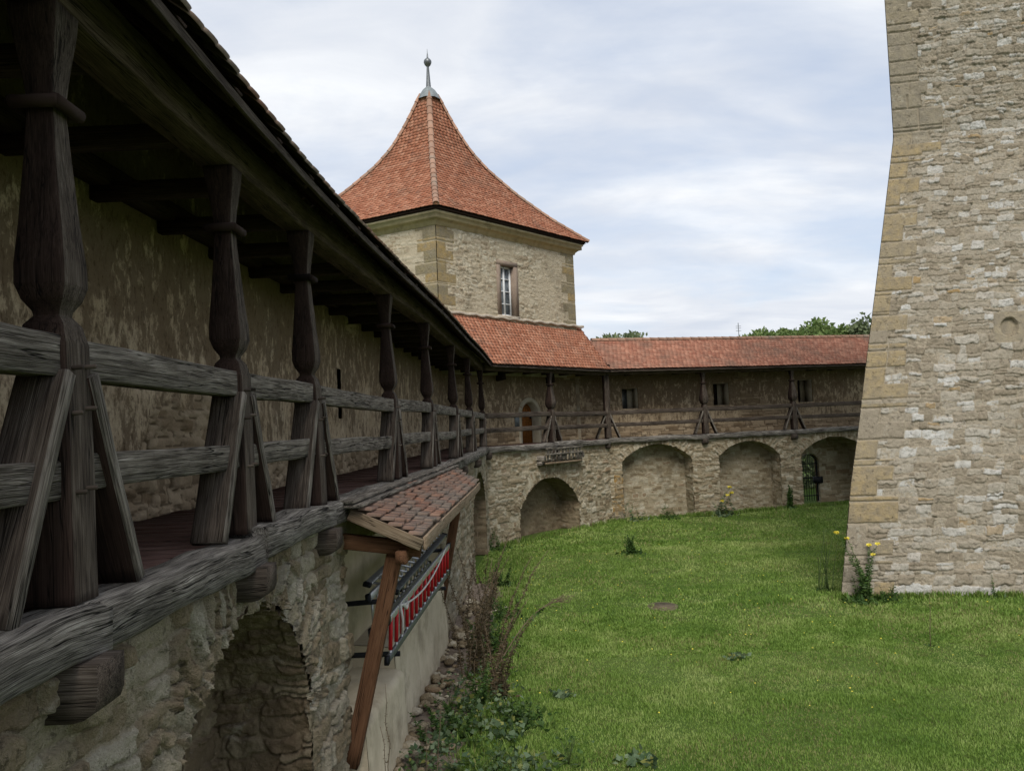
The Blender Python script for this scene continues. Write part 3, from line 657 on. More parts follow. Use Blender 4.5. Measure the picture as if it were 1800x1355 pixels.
# local frame of a post: x = along run, y = v (court side +), z up.  origin at centre of foot
def brace_pts(s_, lean): return [(s_*.47, 0, .0), (s_*.085, 0, .90)]
def make_post(parent, seed, lean, plain=False):
    mb = MB()
    if plain: post_mesh(mb, [(0, .1, .1), (2.4, .1, .1)], seed, lean)
    else: post_mesh(mb, LV, seed, lean)
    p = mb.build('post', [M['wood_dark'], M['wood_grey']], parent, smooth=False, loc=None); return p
PROTO = {}
def place_post(key, parent, f, u, ru, seed, lean=0., plain=False, braces=(-1, 1), scale=1., big=True):
    scale = 1.08 if key[0] in 'MF' else 1.
    """parent: gallery empty; origin post centre is at v=-.1"""
    c = f(u, -.1, S); d = f(u+.05, -.1, S)-f(u-.05, -.1, S); ang = math.atan2(d[1], d[0])
    loc = Vector(c)-parent_world(parent)
    def link(name, data, par, lc=(0, 0, 0)):
        o = bpy.data.objects.new(name, data); SC.collection.objects.link(o); o.parent = par; o.location = lc; return o
    if key not in PROTO:
        D = {}
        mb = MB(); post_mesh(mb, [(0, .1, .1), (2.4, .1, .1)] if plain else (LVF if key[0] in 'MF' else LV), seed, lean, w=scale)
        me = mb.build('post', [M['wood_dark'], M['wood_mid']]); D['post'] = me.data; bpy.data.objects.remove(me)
        if not plain:
            mb = MB(); n = 12
            ring = [[(-1, -1), (1, -1), (1, 1), (-1, 1)]]
            zc = 1.99; ln = -lean*zc
            for (x0, y0, x1, y1) in ((-.095, .085, .095, .085), (-.095, -.085, .095, -.085), (-.085, -.095, -.085, .095), (.085, -.095, .085, .095)):
                tube(mb, [(x0, y0+ln, zc), (x1, y1+ln, zc)], .028, 8, at=np.array([0, x0, y0]))
            o = mb.build('collar', M['wood_dark']); D['collar'] = o.data; bpy.data.objects.remove(o)
        for s_ in (-1, 1):
            mb = MB(); timber(mb, brace_pts(s_, lean), .205, .062, up=(s_*.9, 0, .45), seg=.08, seed=seed+s_+2, rnd=.004)
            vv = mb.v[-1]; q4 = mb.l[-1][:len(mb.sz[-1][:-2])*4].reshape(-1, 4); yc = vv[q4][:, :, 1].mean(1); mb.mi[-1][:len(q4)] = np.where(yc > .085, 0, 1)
            o = mb.build('brace', [M['wood_grey'], M['wood_mid'] if s_ > 0 else M['wood_dark']]); D['brace%d' % s_] = o.data; bpy.data.objects.remove(o)  # far brace's inner faces get dark oak, gap shade put into the colour
        mb = MB(); tube(mb, [(0, .04, 0), (0, .14, .003)], .010, 5, at=np.array([.3, .2, .5])); o = mb.build('peg', M['wood_mid']); D['peg'] = o.data; bpy.data.objects.remove(o)
        PROTO[key] = D
    D = PROTO[key]
    p = link('post', D['post'], parent, loc); p.rotation_euler.z = ang+math.pi
    # local +y must point to the court: run direction d, court = right of d -> rotate by ang+pi makes +y = right side
    if not plain: link('collar', D['collar'], p)
    for s_ in braces: link('brace', D['brace%d' % (-s_)], p)
    if big:
        for (x, z) in ((-.05, .93), (.05, .92), (-.045, .76), (.06, .74), (-.03, .44), (.05, .43)): link('peg', D['peg'], p, (x, 0-lean*z, z))
    return p
def gallery(name, loc, label, f, us, u0, u1, seed, ulo, uhi, zr, vr, tilemat, lean=0., plain=(), keyed='a', nose=True, roof_u0=None, roof_u1=None, nobrace={}, segs=None, wobs=.05, sill_broken=()):
    g_ = thing(name, loc, label, 'timber gallery', 'timber galleries round the courtyard')
    rg = random.Random(seed)
    for i, u in enumerate(us):
        pl = i in plain
        place_post(keyed+('p' if pl else str(i % 2)), g_, f, u, 0, seed+i % 2, lean, pl, nobrace.get(i, (-1, 1)), big=True)
    ends = [u0]+[u for u in us if u0+.3 < u < u1-.3]+[u1]
    for i, (a, b) in enumerate(zip(ends[:-1], ends[1:])):
        n = max(3, int((b-a)/.8)+1); U = np.linspace(a-.02, b+.02, n)
        for nm, z, h, w_, vv, mt, wb in (('upper_rail', S+.965, .165, .12, -.085, 'wood_grey', .03), ('lower_rail', S+.50, .15, .11, -.085, 'wood_grey', .035)):
            mb = MB(); dz = rg.uniform(-.02, .02); timber(mb, f(U, vv-lean*(z-S), z+dz*(U-a)/(b-a)), w_, h, seed=seed*7+i*3+(nm == 'upper_rail'), wob=wb*.35, rnd=.007, seg=.1, bev=.13)
            mb.build(nm, M[mt if keyed == 'L' else 'wood_mid'], g_, smooth=False)
        if sill_broken and i in sill_broken: continue
        mb = MB(); timber(mb, f(U, -.05, S-.10), .27, .195, seed=seed*5+i, wob=wobs, rnd=.017, seg=.045 if seed == 1 else .12, bev=.17); mb.build('sill_beam', M['wood_sill'], g_)
    # floor
    mb = MB(); uu = u0-.4
    while uu < u1+.4:
        wd_ = rg.uniform(.16, .24); z = S-.02+rg.uniform(-.006, .006)
        box(mb, f, uu, uu+wd_-.01, WV+.03, -.16, z-.05, z, g=rg.uniform(0, 30)); uu += wd_
    mb.a = [a[:, [1, 0, 2]] for a in mb.a]
    mb.build('floorboards', M['wood_floor'], g_)
    # corbels
    for u in us:
        for du in (-.12,):
            mb = MB(); pr = [(-.5, S-.40), (.06, S-.40), (.10, S-.39), (.135, S-.365), (.15, S-.325), (.152, S-.28), (.152, S-.192), (-.5, S-.192)]
            a, b = u+du-.105, u+du+.105; V = np.array([(a, x, y) for x, y in pr]+[(b, x, y) for x, y in pr]); k = len(pr)
            mb.add(f(V[:, 0], V[:, 1], V[:, 2]), faces=[tuple(range(k)), tuple(range(2*k-1, k-1, -1))]+[(i, k+i, k+(i+1) % k, (i+1) % k) for i in range(k)], at=V[:, [1, 0, 2]]+u)
            mb.build('corbel', M['wood_mid'], g_)
    # plate beam
    n = int((u1-u0)/1.)+2
    mb = MB(); U = np.linspace(u0-.05, u1+.05, n); timber(mb, f(U, -.11-lean*2.5, S+2.52), .22, .24, seed=seed+50, seg=.15, rnd=.01, wob=.012, bev=.08); mb.build('plate_beam', M['wood_plate'], g_)
    # ties
    uu = u0+.3
    while uu < u1+.2:
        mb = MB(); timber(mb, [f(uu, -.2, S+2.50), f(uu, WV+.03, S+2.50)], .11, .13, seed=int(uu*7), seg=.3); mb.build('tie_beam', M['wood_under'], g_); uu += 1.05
    # wall plate
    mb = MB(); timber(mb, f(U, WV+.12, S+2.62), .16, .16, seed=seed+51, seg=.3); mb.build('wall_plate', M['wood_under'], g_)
    # roof
    ze = S+2.60; ve = .28; sl = (zr-ze)/(vr-ve)
    r0 = u0 if roof_u0 is None else roof_u0; r1 = u1 if roof_u1 is None else roof_u1
    rf = MB()
    def sag(U, Sx): return .018*fbm(U*.5, Sx*.6, 0, 3, seed+3)
    tiles(rf, f, r0, r1, ve, ze, vr, zr, seed=seed, ulo=ulo, uhi=uhi, hfun=sag, ex=.15)
    rf = rf.build('tiled_roof', M[tilemat], g_)
    # boarding under the tiles
    mb = MB(); vs = np.linspace(ve-.03, vr-.1, 9)
    for a, b in zip(vs[:-1], vs[1:]):
        for o1 in (.045,):
            n2 = max(2, int((r1-r0)/1.)+1)
            Ua = np.linspace(r0+(ulo(a) if ulo else 0), r1+(uhi(a) if uhi else 0), n2); Ub = np.linspace(r0+(ulo(b) if ulo else 0), r1+(uhi(b) if uhi else 0), n2)
            za, zb = ze+sl*(a-ve)-o1, ze+sl*(b-ve)-o1
            Pg = np.stack([f(Ua, a, za), f(Ub, b, zb)], 1); add_grid(mb, Pg, at=np.stack([np.stack([Ua, 0*Ua+a, 0*Ua], -1)]*2, 1))
            Pg = np.stack([f(Ua, a, za-.025), f(Ub, b, zb-.025)], 1); add_grid(mb, Pg, at=np.stack([np.stack([Ua, 0*Ua+a, 0*Ua], -1)]*2, 1), flip=True)
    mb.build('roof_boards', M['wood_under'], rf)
    uu = u0+.2
    while uu < u1:
        mb = MB(); o1 = .12
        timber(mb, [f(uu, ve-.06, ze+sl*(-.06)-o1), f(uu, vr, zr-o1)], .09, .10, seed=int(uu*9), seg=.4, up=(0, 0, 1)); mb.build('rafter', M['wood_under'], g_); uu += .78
    mb = MB(); n3 = max(3, int((r1-r0)/.8)); Ua = np.linspace(r0+(ulo(ve) if ulo else 0), r1+(uhi(ve) if uhi else 0), n3)
    timber(mb, f(Ua, ve-.05, ze-.075), .03, .06, seed=seed+60, seg=.3, rnd=.003); mb.build('eaves_board', M['wood_mid'], g_)
    return g_, rf
usL = [1.0, 3.19, 5.21, 6.97, 10.38, 13.38, 17.19, 20.46, 24.93]
gL, rL = gallery('wooden_gallery', (float(XL(0)), 0, S), 'long dark covered timber gallery on the left with weathered grey rails', fL, usL, -2.8, 24.98, 1,
                 None, lambda v: -v*tLM-.02, S+4.2, WV, 'tile_old', lean=.018, keyed="L", nobrace={8: (-1,)}, wobs=.035, roof_u1=25.0)
gM, rM = gallery('wooden_gallery', (*M0, S), 'short stretch of timber gallery with railings below the square corner tower', fM, [LM*.503, ], .05, LM-.02, 2,
                 lambda v: v*tLM, lambda v: -v*tMF, 7.5, WV+.05, 'tile', lean=.0, keyed='M', roof_u0=0, roof_u1=LM)
gF, rF = gallery('wooden_gallery', (*F0, S), 'far timber gallery with thin grey rails above the three wide arches on the right', fF, [.0, 4.1, 8.1, 12.1], .02, LF-.5, 3,
                 lambda v: v*tMF, lambda v: 0, 7.0, WV, 'tile_dull', lean=.0, keyed='F', plain=(0,), roof_u0=0, roof_u1=LF)
mb = MB(); U = np.linspace(.0, LF, 20); ridge(mb, fF(U, WV-.02, 7.02), .10, .36, 4); mb.build('ridge_tile', M['ridge_tile'], rF)
mb = MB(); tiles(mb, fF, -.3, LF, WV-1.2, 6.2, WV-.05, 7.0, seed=77); mb.build('rear_slope', M['tile_dull'], rF)
mb = MB(); tiles(mb, fL, -2.8, 24.5, WV-1.4, 6.1, WV-.05, S+4.2, seed=78, tw=.2, ex=.2); mb.build('rear_slope', M['tile_old'], rL)
mb = MB(); U = np.linspace(-2.8, 25.2, 30); ridge(mb, fL(U, WV-.02, S+4.22), .1, .36, 5); mb.build('ridge_tile', M['ridge_tile'], rL)
# end of the higher middle roof where it steps down to the far roof
mb = MB(); V = fM(np.array([LM+.35, LM+.35, LM+.48]), np.array([-.9, WV+.05, WV+.05]), np.array([6.95, 7.5, 7.0])); 
mb.add(np.concatenate([V, V+[.02, .03, -.05]]), faces=[(0, 1, 2), (5, 4, 3), (0, 3, 4, 1), (1, 4, 5, 2)], at=np.array([.5, .5, 0])); mb.build('roof_cheek', M['tile'], rM)

# slatted timber box under the middle gallery
sb = thing('slatted_box', tuple(fM(3.7, .1, 2.4)), 'small grey slatted timber box hanging under the walkway above the low arch', 'timber box')
for i in range(10):
    u = 2.72+i*.205; mb = MB(); timber(mb, [fM(u, .30, 2.95), fM(u+.02, .24, 2.47)], .075, .03, up=(DM[1], -DM[0], 0), seg=.1, seed=i); mb.build('slat', M['wood_grey'], sb)
for z, v in ((2.93, .31), (2.74, .30), (2.44, .235)):
    mb = MB(); timber(mb, [fM(2.6, v, z), fM(4.72, v, z)], .05, .06, seed=int(z*10), seg=.1); mb.build('cross_rail', M['wood_pale'] if z < 2.5 else M['wood_grey'], sb)
for u in (2.55, 3.7, 4.78):
    mb = MB(); timber(mb, [fM(u, -.1, 2.62), fM(u, .27, 2.62)], .13, .16, seed=int(u*10)); timber(mb, [fM(u, -.1, 2.45), fM(u, .18, 2.45)], .13, .13, seed=int(u*10)+1); mb.build('bracket', M['wood_grey'], sb)
mb = MB(); box(mb, fM, 2.62, 4.7, -.08, .20, 2.46, 2.49); mb.build('base_board', M['wood_dark'], sb)
mb = MB(); box(mb, fM, 3.02, 3.26, WV+.035, WV+.065, 3.72, 4.15)
nb = mb.build('notice_board', M['lead'], None, loc=tuple(fM(3.14, WV+.05, 3.72))); tag(nb, 'small grey notice board on the wall left of the orange door', 'notice board')

# ================================================================= CORNER TOWER
A = np.array([-2.25, 25.4]); B = np.array([2.6, 31.0]); Dd = np.array([-7.95, 28.7]); Cc = B+Dd-A
tw_ = thing('square_tower', (*((B+Dd)/2), 0), 'square corner tower with a tall curved red tile spire roof and a white window', 'tower')
fA = lin(A, (B-A)/np.linalg.norm(B-A)); LA = np.linalg.norm(B-A)
Dn = (A-Dd)/np.linalg.norm(A-Dd); fD = lin(Dd, Dn); LD = np.linalg.norm(A-Dd)
fB = lin(B, (Cc-B)/np.linalg.norm(Cc-B)); LB = np.linalg.norm(Cc-B); fC = lin(Cc, (Dd-Cc)/np.linalg.norm(Dd-Cc)); LC = np.linalg.norm(Dd-Cc)
def quoin_kind(L, z0, both=True, hq=.36, pk=.5):
    def k(u, z, H, rd, ms):
        row = np.floor((z-z0)/hq+.2*np.sin(np.floor((z-z0)/hq)*3.)); bb = 0*rd; fz = (z-z0)/hq+.2*np.sin(np.floor((z-z0)/hq)*3.); fz = fz-np.floor(fz)
        for side in (0, 1):
            d = u if side == 0 else L-u
            ln = np.where((row+side) % 2 == 0, .75, .42)+.12*hash01(row.astype(int)+side*31, 5)
            q = d < ln; dd = np.minimum(np.minimum(ln-d, fz*hq), (1-fz)*hq); m_ = sstep(.008, .02, dd)
            H = np.where(q, .018*m_+.006*fbm(u*12, z*12, 0, 3, 9), H); rd = np.where(q, hash01(row.astype(int)*2+side*77, 8), rd); ms = np.where(q, m_, ms); bb = np.where(q, pk, bb)
        return H, rd, ms, bb
    return k
WN = (2.86, 3.76, 7.62, 9.40)
mb = MB()
def render_kind(L):
    q = quoin_kind(L, 7.0)
    def k(u, z, H, rd, ms):
        m1 = .35+.4*sstep(-.2, .4, fbm(u*.9, z*.9, 0, 3, 6)); H = H*m1; ms = ms*m1
        return q(u, z, H, rd, ms)
    return k
wall(mb, fA, 0, LA, 5.5, 10.6, 0, .03, seed=61, kind=render_kind(LA), holes=[WN], relief=.05, rough=.03, sl=.17, ch=.10, warp=.05, edge=.02)
wall(mb, fD, 0, LD, 5.5, 10.6, 0, .035, seed=62, kind=render_kind(LD), relief=.04, ch=.11, sl=.25)
wall(mb, fB, 0, LB, 0, 10.6, 0, .12, seed=63, relief=.03); wall(mb, fC, 0, LC, 0, 10.6, 0, .12, seed=64, relief=.03)
wall(mb, fD, 0, LD, 0, 5.5, 0, .12, seed=65)
mb.build('wall', M['turret_wall'], tw_, smooth=True)
# mortar flashing on the gallery roof
mb = MB(); U = np.linspace(-.2, LA+.4, 60); timber(mb, fA(U, .04, 7.52+.02*np.sin(U*9)), .12, .10, seed=4, rnd=.03, bev=.4, seg=.08, fq=3); mb.build('flashing', M['mortar'], tw_)
# cornice
def frame_ring(mb, prof, at=None, ov=0):
    """profile [(out, z)] swept round the 4 corners"""
    cs = np.array([A, B, Cc, Dd]); rings = []
    for i in range(4):
        p, c, n = cs[i-1], cs[i], cs[(i+1) % 4]; d1 = (c-p)/np.linalg.norm(c-p); d2 = (n-c)/np.linalg.norm(n-c); n1 = np.array([d1[1], -d1[0]]); n2 = np.array([d2[1], -d2[0]])
        b = (n1+n2); b /= (b@n1); rings.append(b)
    k = len(prof); V = [(*(cs[i]+rings[i]*o_), z) for i in range(4) for o_, z in prof]
    F = [(i*k+j, ((i+1) % 4)*k+j, ((i+1) % 4)*k+j+1, i*k+j+1) for i in range(4) for j in range(k-1)]
    mb.add(V, faces=F, at=at if at is not None else np.array(V)); return cs, rings
mb = MB(); cs, rings = frame_ring(mb, [(-.02, 10.32), (.05, 10.34), (.07, 10.42), (.15, 10.50), (.24, 10.53), (.24, 10.66), (.28, 10.68), (.28, 10.74), (-.1, 10.74)]); mb.build('cornice', M['sandstone'], tw_)
mb = MB(); frame_ring(mb, [(.0, 10.72), (.31, 10.745), (.33, 10.86), (.0, 10.9)]); mb.build('eaves_board', M['wood_dark'], tw_)
# roof with a bell-cast profile: t = fraction from axis to eave, z
PT = np.array([.048, .07, .105, .16, .24, .345, .525, .747, 1.0]); PZ = np.array([16.45, 16.2, 15.75, 15.12, 14.33, 13.6, 12.66, 11.72, 10.84])
ctr = (B+Dd)/2; ctr = np.array([-2.70, 29.7])
cor = [cs[i]+rings[i]*.42 for i in range(4)]
rt = MB(); rg = np.random.RandomState(5)
tt = np.linspace(0, 1, 400); pt = np.interp(tt, np.linspace(0, 1, 9), PT[::-1]); pz = np.interp(tt, np.linspace(0, 1, 9), PZ[::-1])
for _ in range(30): pt[1:-1] = (pt[:-2]+pt[1:-1]+pt[2:])/3; pz[1:-1] = (pz[:-2]+pz[1:-1]+pz[2:])/3
for i in range(4):
    a, b = cor[i], cor[(i+1) % 4]; e = (b-a); Ln = np.linalg.norm(e); ed = e/Ln; nrm = np.array([ed[1], -ed[0]])
    apo = (a-ctr)@nrm                                   # distance axis -> eave
    sl_ = np.r_[0, np.cumsum(np.hypot(np.diff(pt)*apo, np.diff(pz)))]; ex = .15; nr = int(sl_[-1]/ex)
    for r in range(nr):
        s0, s1 = r*ex, (r+1.3)*ex; t0, z0 = np.interp(s0, sl_, pt), np.interp(s0, sl_, pz); t1, z1 = np.interp(s1, sl_, pt), np.interp(s1, sl_, pz)
        L0 = ctr+(a-ctr)*t0; R0 = ctr+(b-ctr)*t0; wd0 = np.linalg.norm(R0-L0); n = max(1, int(round(wd0/.18))); sh = .5 if r % 2 else 0
        us = (np.arange(n+1)-.0+sh-.0)/n if sh == 0 else (np.arange(n)+.5)/n
        L1 = ctr+(a-ctr)*t1; R1 = ctr+(b-ctr)*t1; wd1 = np.linalg.norm(R1-L1)
        sN = np.array([nrm[0]*(z1-z0), nrm[1]*(z1-z0), (t0-t1)*apo]); sN /= np.linalg.norm(sN)
        for x in us*wd0:
            prof = [(-.5, 1.), (-.5, .16), (-.35, .05), (0, -.04), (.35, .05), (.5, .16), (.5, 1.)]; c = []
            jt = rg.uniform(0, .008); js = rg.normal(0, .003)
            for px, q in prof:
                xx = np.clip(x+px*.175, 0, wd0); dlt = (wd0-wd1)/2*q; xx = np.clip(xx, dlt, wd0-dlt) if wd0-dlt > dlt else wd0/2
                base = L0+ed*xx; P3 = np.array([*(base-nrm*(t0-t1)*apo*q), z0+(z1-z0)*q+js]) + sN*(.034*(1-q)+jt)
                c.append(P3)
            c = np.array(c)
            if abs(c[0]-c[-1]).max() < .03 and abs(c[2]-c[4]).max() < .03: continue
            V = np.concatenate([c, c-sN*.026]); k = 7; cr = rg.uniform()
            rt.add(V, faces=[tuple(range(k))[::-1]]+[(j, j+1, k+j+1, k+j) for j in range(k-1)], at=np.array([cr, rg.uniform(), 0]))
rt = rt.build('tiled_roof', M['tile'], tw_)
mb = MB(); f4 = []
Vc = [(*(ctr+(cor[i]-ctr)*t_*.985), z_-.05) for t_, z_ in zip(pt[::10], pz[::10]) for i in range(4)]; nk = len(Vc)//4
mb.add(Vc, faces=[(k*4+i, k*4+(i+1) % 4, (k+1)*4+(i+1) % 4, (k+1)*4+i) for k in range(nk-1) for i in range(4)]+[(3, 2, 1, 0)]); mb.build('roof_deck', M['wood_under'], rt)
for i in range(4):
    mb = MB(); pts = [(*(ctr+(cor[i]-ctr)*t_), z_+.02) for t_, z_ in zip(pt[::8], pz[::8])]; ridge(mb, pts, .10, .36, 10+i); mb.build('hip_tile', M['ridge_tile'], rt)
mb = MB(); ph = [(.45, 16.22), (.42, 16.28), (.36, 16.42), (.24, 16.60), (.11, 16.72), (.05, 16.76)]; n8 = 8
a8 = np.arange(8)*np.pi/4+np.pi/8+.2; V = [(ctr[0]+r_*math.cos(q), ctr[1]+r_*math.sin(q), z_) for r_, z_ in ph for q in a8]
mb.add(V, faces=[(k*8+i, k*8+(i+1) % 8, (k+1)*8+(i+1) % 8, (k+1)*8+i) for k in range(5) for i in range(8)]); mb.build('lead_cap', M['lead'], tw_)
mb = MB(); pz_ = [(r_, z_-.17) for r_, z_ in [(.10, 16.85), (.075, 17.2), (.045, 17.68), (.05, 17.70), (.11, 17.76), (.145, 17.84), (.15, 17.88), (.14, 17.94), (.09, 18.0), (.035, 18.04), (.03, 18.1), (.012, 18.25), (.004, 18.40)]]
a8 = np.arange(12)*np.pi/6; V = [(ctr[0]+r_*math.cos(q), ctr[1]+r_*math.sin(q), z_) for r_, z_ in pz_ for q in a8]
mb.add(V, faces=[(k*12+i, k*12+(i+1) % 12, (k+1)*12+(i+1) % 12, (k+1)*12+i) for k in range(len(pz_)-1) for i in range(12)]); mb.build('finial', M['steel_dark'], tw_, smooth=True)
# window
wf_ = MB(); u0, u1, z0, z1 = WN
for q in ((u0-.02, u0+.16, z0, z1), (u1+.0-.02, u1+.19, z0-.0, z1), (u0-.02, u1+.19, z1-.001, z1+.16)): box(wf_, fA, q[0], q[1], -.25, .05, q[2], q[3])
wf_ = wf_.build('window', M['frame_stone'], tw_)
mb = MB(); box(mb, fA, u0+.16, u1-.02, -.22, -.18, z0, z1); mb.build('pane', M['glass'], wf_)
mb = MB(); a, b = u0+.16, u1-.02
for q in ((a, a+.06, z0, z1), (b-.06, b, z0, z1), ((a+b)/2-.035, (a+b)/2+.035, z0, z1), (a, b, z0, z0+.07), (a, b, z1-.07, z1)): box(mb, fA, q[0], q[1], -.18, -.12, q[2], q[3])
for z in np.linspace(z0, z1, 5)[1:-1]: box(mb, fA, a, b, -.175, -.14, z-.018, z+.018)
mb.build('sash', M['white_paint'], wf_)
mb = MB(); box(mb, fA, u0-.05, u1+.2, -.2, .09, z0-.08, z0-.002); mb.build('sill', M['mortar'], wf_)

# ================================================================= BIG STONE TOWER
BZ = np.array([-.3, 0, 1.35, 2.27, 3.15, 4.37, 5.68, 7.03, 9.16, 10.12, 11.4, 13.5, 18]); BT = np.array([-.1, -.03, .28, .48, .75, 1.08, 1.45, 1.83, 2.41, 2.67, 2.68, 2.69, 2.70])
T0 = np.array([6.52, 16.41]); TD = np.array([3.42, -.46]); TD /= np.linalg.norm(TD)
bt_ = thing('stone_tower', (9.5, 19, 0), 'massive grey rubble tower with a sloping base and ochre corner stones at the right edge', 'tower')
def fT(u, v, z):
    u, v, z = np.broadcast_arrays(np.asarray(u, float), v, z); t = np.interp(z, BZ, BT); n = np.array([TD[1], -TD[0]])
    k = np.clip(1-u/9., 0, 1)
    return np.stack([T0[0]+t*k+TD[0]*u+n[0]*v, T0[1]+.75*t+TD[1]*u+n[1]*v, z], -1)
def tkind(u, z, H, rd, ms):
    hq = .40; rr = (z+.1)/hq+.25*np.sin(np.floor((z+.1)/hq)*2.3); row = np.floor(rr); fz = rr-row
    ln = np.where(row % 2 == 0, .95, .50)+.25*(hash01(row.astype(int), 3)-.5)
    extra = (z > 9.7) & (u < 2.2) & (hash01(row.astype(int), 13) > .35); ln = np.where(extra, ln+.7*hash01(row.astype(int), 14), ln)
    sub = np.where(u < ln*.52, 0, 1)*(hash01(row.astype(int), 15) > .4)*(ln > .9)
    q = (u < ln)
    dd = np.minimum(np.minimum(ln-u, fz*hq), (1-fz)*hq); dd = np.minimum(dd, np.where(sub >= 0, np.where((hash01(row.astype(int), 15) > .4) & (ln > .9), np.abs(u-ln*.52), 9), 9))
    dd = dd+.012*fbm(u*5, z*5, 0, 3, 4); m_ = sstep(.010, .03, dd)
    hh = hash01(row.astype(int)*3+sub.astype(int), 8)
    och = np.where(z < 10.2, .25+.75*hh, .05+.35*hh)
    low = (z < 1.35) & (u < .62)
    H = np.where(q, .008+.034*m_+.012*fbm(u*10, z*10, 0, 4, 9), H); rd = np.where(q, och, rd); ms = np.where(q, m_, ms)
    bb = np.where(q & ~low & ~((hh < .3) & (z < 9.5)), .5, 0)
    rd = np.where(q & (bb == 0), .2+.25*hh, rd)
    nd = np.hypot(u-3.33-.0, (z-5.42)); bx = (np.abs(u-3.33) < .38) & (np.abs(z-5.42) < .33)
    H = np.where(bx, .04, H); H = np.where(bx & (nd < .205), -.05, H); bb = np.where(bx, .5, bb); rd = np.where(bx, .42, rd); ms = np.where(bx, 1, ms)
    # pale scattered blocks
    return H, rd, ms, bb
mb = MB(); wall(mb, fT, 0, 4.3, -.2, 14.2, 0, .0185, seed=71, kind=tkind, relief=.04, rough=.028, ch=.125, sl=.25, warp=.05, wv=.7, mort=.008, split=.22, edge=.02, drown_=.9, holes=[(3.87, 4.4, 3.45, 4.75)])
mb.build('wall', M['tower_stone'], bt_, smooth=True)
mb = MB(); wall(mb, fT, 4.3, 9, -.2, 18, 0, .05, seed=71, relief=.04, rough=.028, ch=.125, sl=.25, warp=.05, wv=.7, mort=.008, split=.22, edge=.03, drown_=.9)
def side(P0, P1, t0, t1):
    n, m = 60, 120; s_, zg = np.meshgrid(np.linspace(0, 1, n), np.linspace(-.2, 18, m), indexing='ij')
    a = P0(zg); b = P1(zg); P = a*(1-s_[..., None])+b*s_[..., None]; P = np.concatenate([P, zg[..., None]], -1); add_grid(mb, P, at=np.dstack([.5+0*s_, .5+0*s_, 0*s_]), flip=True)
c1 = lambda z: np.stack([T0[0]+np.interp(z, BZ, BT), T0[1]+.75*np.interp(z, BZ, BT)], -1)
c2 = lambda z: np.stack([12.5+0*z, 25.0-.6*np.interp(z, BZ, BT)], -1)
c3 = lambda z: np.stack([20.+0*z, 22.5+0*z], -1); c4 = lambda z: np.stack([T0[0]+TD[0]*9+0*z, T0[1]+TD[1]*9+.75*np.interp(z, BZ, BT)], -1)
side(c2, c1, 0, 0); side(c3, c2, 0, 0); side(c4, c3, 0, 0)
wall(mb, fT, 0, 4.32, 14.15, 18, 0, .1, seed=73)
mb.build('rear_wall', M['tower_stone'], bt_, smooth=True)
mb = MB(); box(mb, lin((0, 0), (1, 0)), 8.5, 20, -25, -16, 17.9, 18); V = np.array([(8.6, 17.5, 17.9), (15.8, 17, 17.9), (20.5, 23, 17.9), (12, 25.5, 17.9), (14, 20.5, 22)])
mb = MB(); mb.add(V, faces=[(0, 1, 4), (1, 2, 4), (2, 3, 4), (3, 0, 4), (3, 2, 1, 0)], at=np.array([.5, .5, 0])); mb.build('tower_roof', M['tile'], bt_)
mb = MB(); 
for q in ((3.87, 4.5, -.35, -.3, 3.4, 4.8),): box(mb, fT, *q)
mb.build('doorway', M['opening_shade'], bt_)  # dark sheet in the opening, shade given by its colour
mb = MB()
for i, z in enumerate(np.arange(2.0, 5.1, .36)): box(mb, fT, 3.68+.0*i, 3.875, -.3, .045+.004*(i % 3), z, z+.345)
mb.build('doorway_surround', M['sandstone'], bt_)

# ================================================================= LEAN-TO ROOF WITH LADDERS
cn = thing('lean_to', tuple(fL(10, .1, 3.0)), 'small lean-to roof of mossy old tiles on two slanting brown posts over the ladders', 'lean-to roof')
def vlow(u): return np.interp(u, [7.4, 14.5], [.76, .58])
def fCn(u, v, z): u, v, z = np.broadcast_arrays(np.asarray(u, float), v, z); k = v; return np.stack([XL(u)+.10+(vlow(u)-.10)*k, u+0., z], -1)
mb = MB(); tiles(mb, fCn, 7.38, 14.5, 1.0, 2.76, 0.0, 3.07, tw=.16, ex=.135, seed=91, flat=True, jit=.014, lift=.045, thick=.026); 
mb.build('tiled_roof', M['tile_old'], cn)
mb = MB(); U = np.linspace(7.4, 14.5, 12); add_grid(mb, np.stack([fCn(U, .98, 2.735), fCn(U, 0, 3.045)], 1), at=np.stack([np.stack([U, U*0, U*0], -1)]*2, 1)); add_grid(mb, np.stack([fCn(U, .98, 2.71), fCn(U, 0, 3.02)], 1), flip=True, at=np.stack([np.stack([U, U*0, U*0], -1)]*2, 1)); mb.build('roof_boards', M['wood_pale'], cn)
mb = MB(); timber(mb, fL(U, vlow(U)+.02, 2.70), .025, .12, seed=3, seg=.3, rnd=.003); mb.build('eaves_board', M['wood_pale'], cn)
mb = MB(); timber(mb, [fCn(7.39, .0, 3.0), fCn(7.39, 1.0, 2.69)], .03, .11, seed=4, seg=.2, rnd=.003); mb.build('verge_board', M['wood_pale'], cn)
mb = MB(); timber(mb, fL(np.linspace(7.30, 14.6, 9), .13, 3.075), .22, .03, seed=5, seg=.3, rnd=.006); timber(mb, fL(np.linspace(7.30, 17, 9), .09, 3.115), .16, .03, seed=6, seg=.3, rnd=.006); mb.build('flashing_board', M['wood_grey'], cn)
for u in (7.62, 10.6, 13.7):
    mb = MB(); timber(mb, [fL(u, -.5, 2.80), fL(u, vlow(u)-.04, 2.62)], .12, .14, seed=int(u), rnd=.004); mb.build('rafter', M['wood_new'], cn)
mb = MB(); timber(mb, fL(U, vlow(U)-.2, 2.58), .10, .12, seed=7, seg=.4, rnd=.004); mb.build('purlin', M['wood_new'], cn)
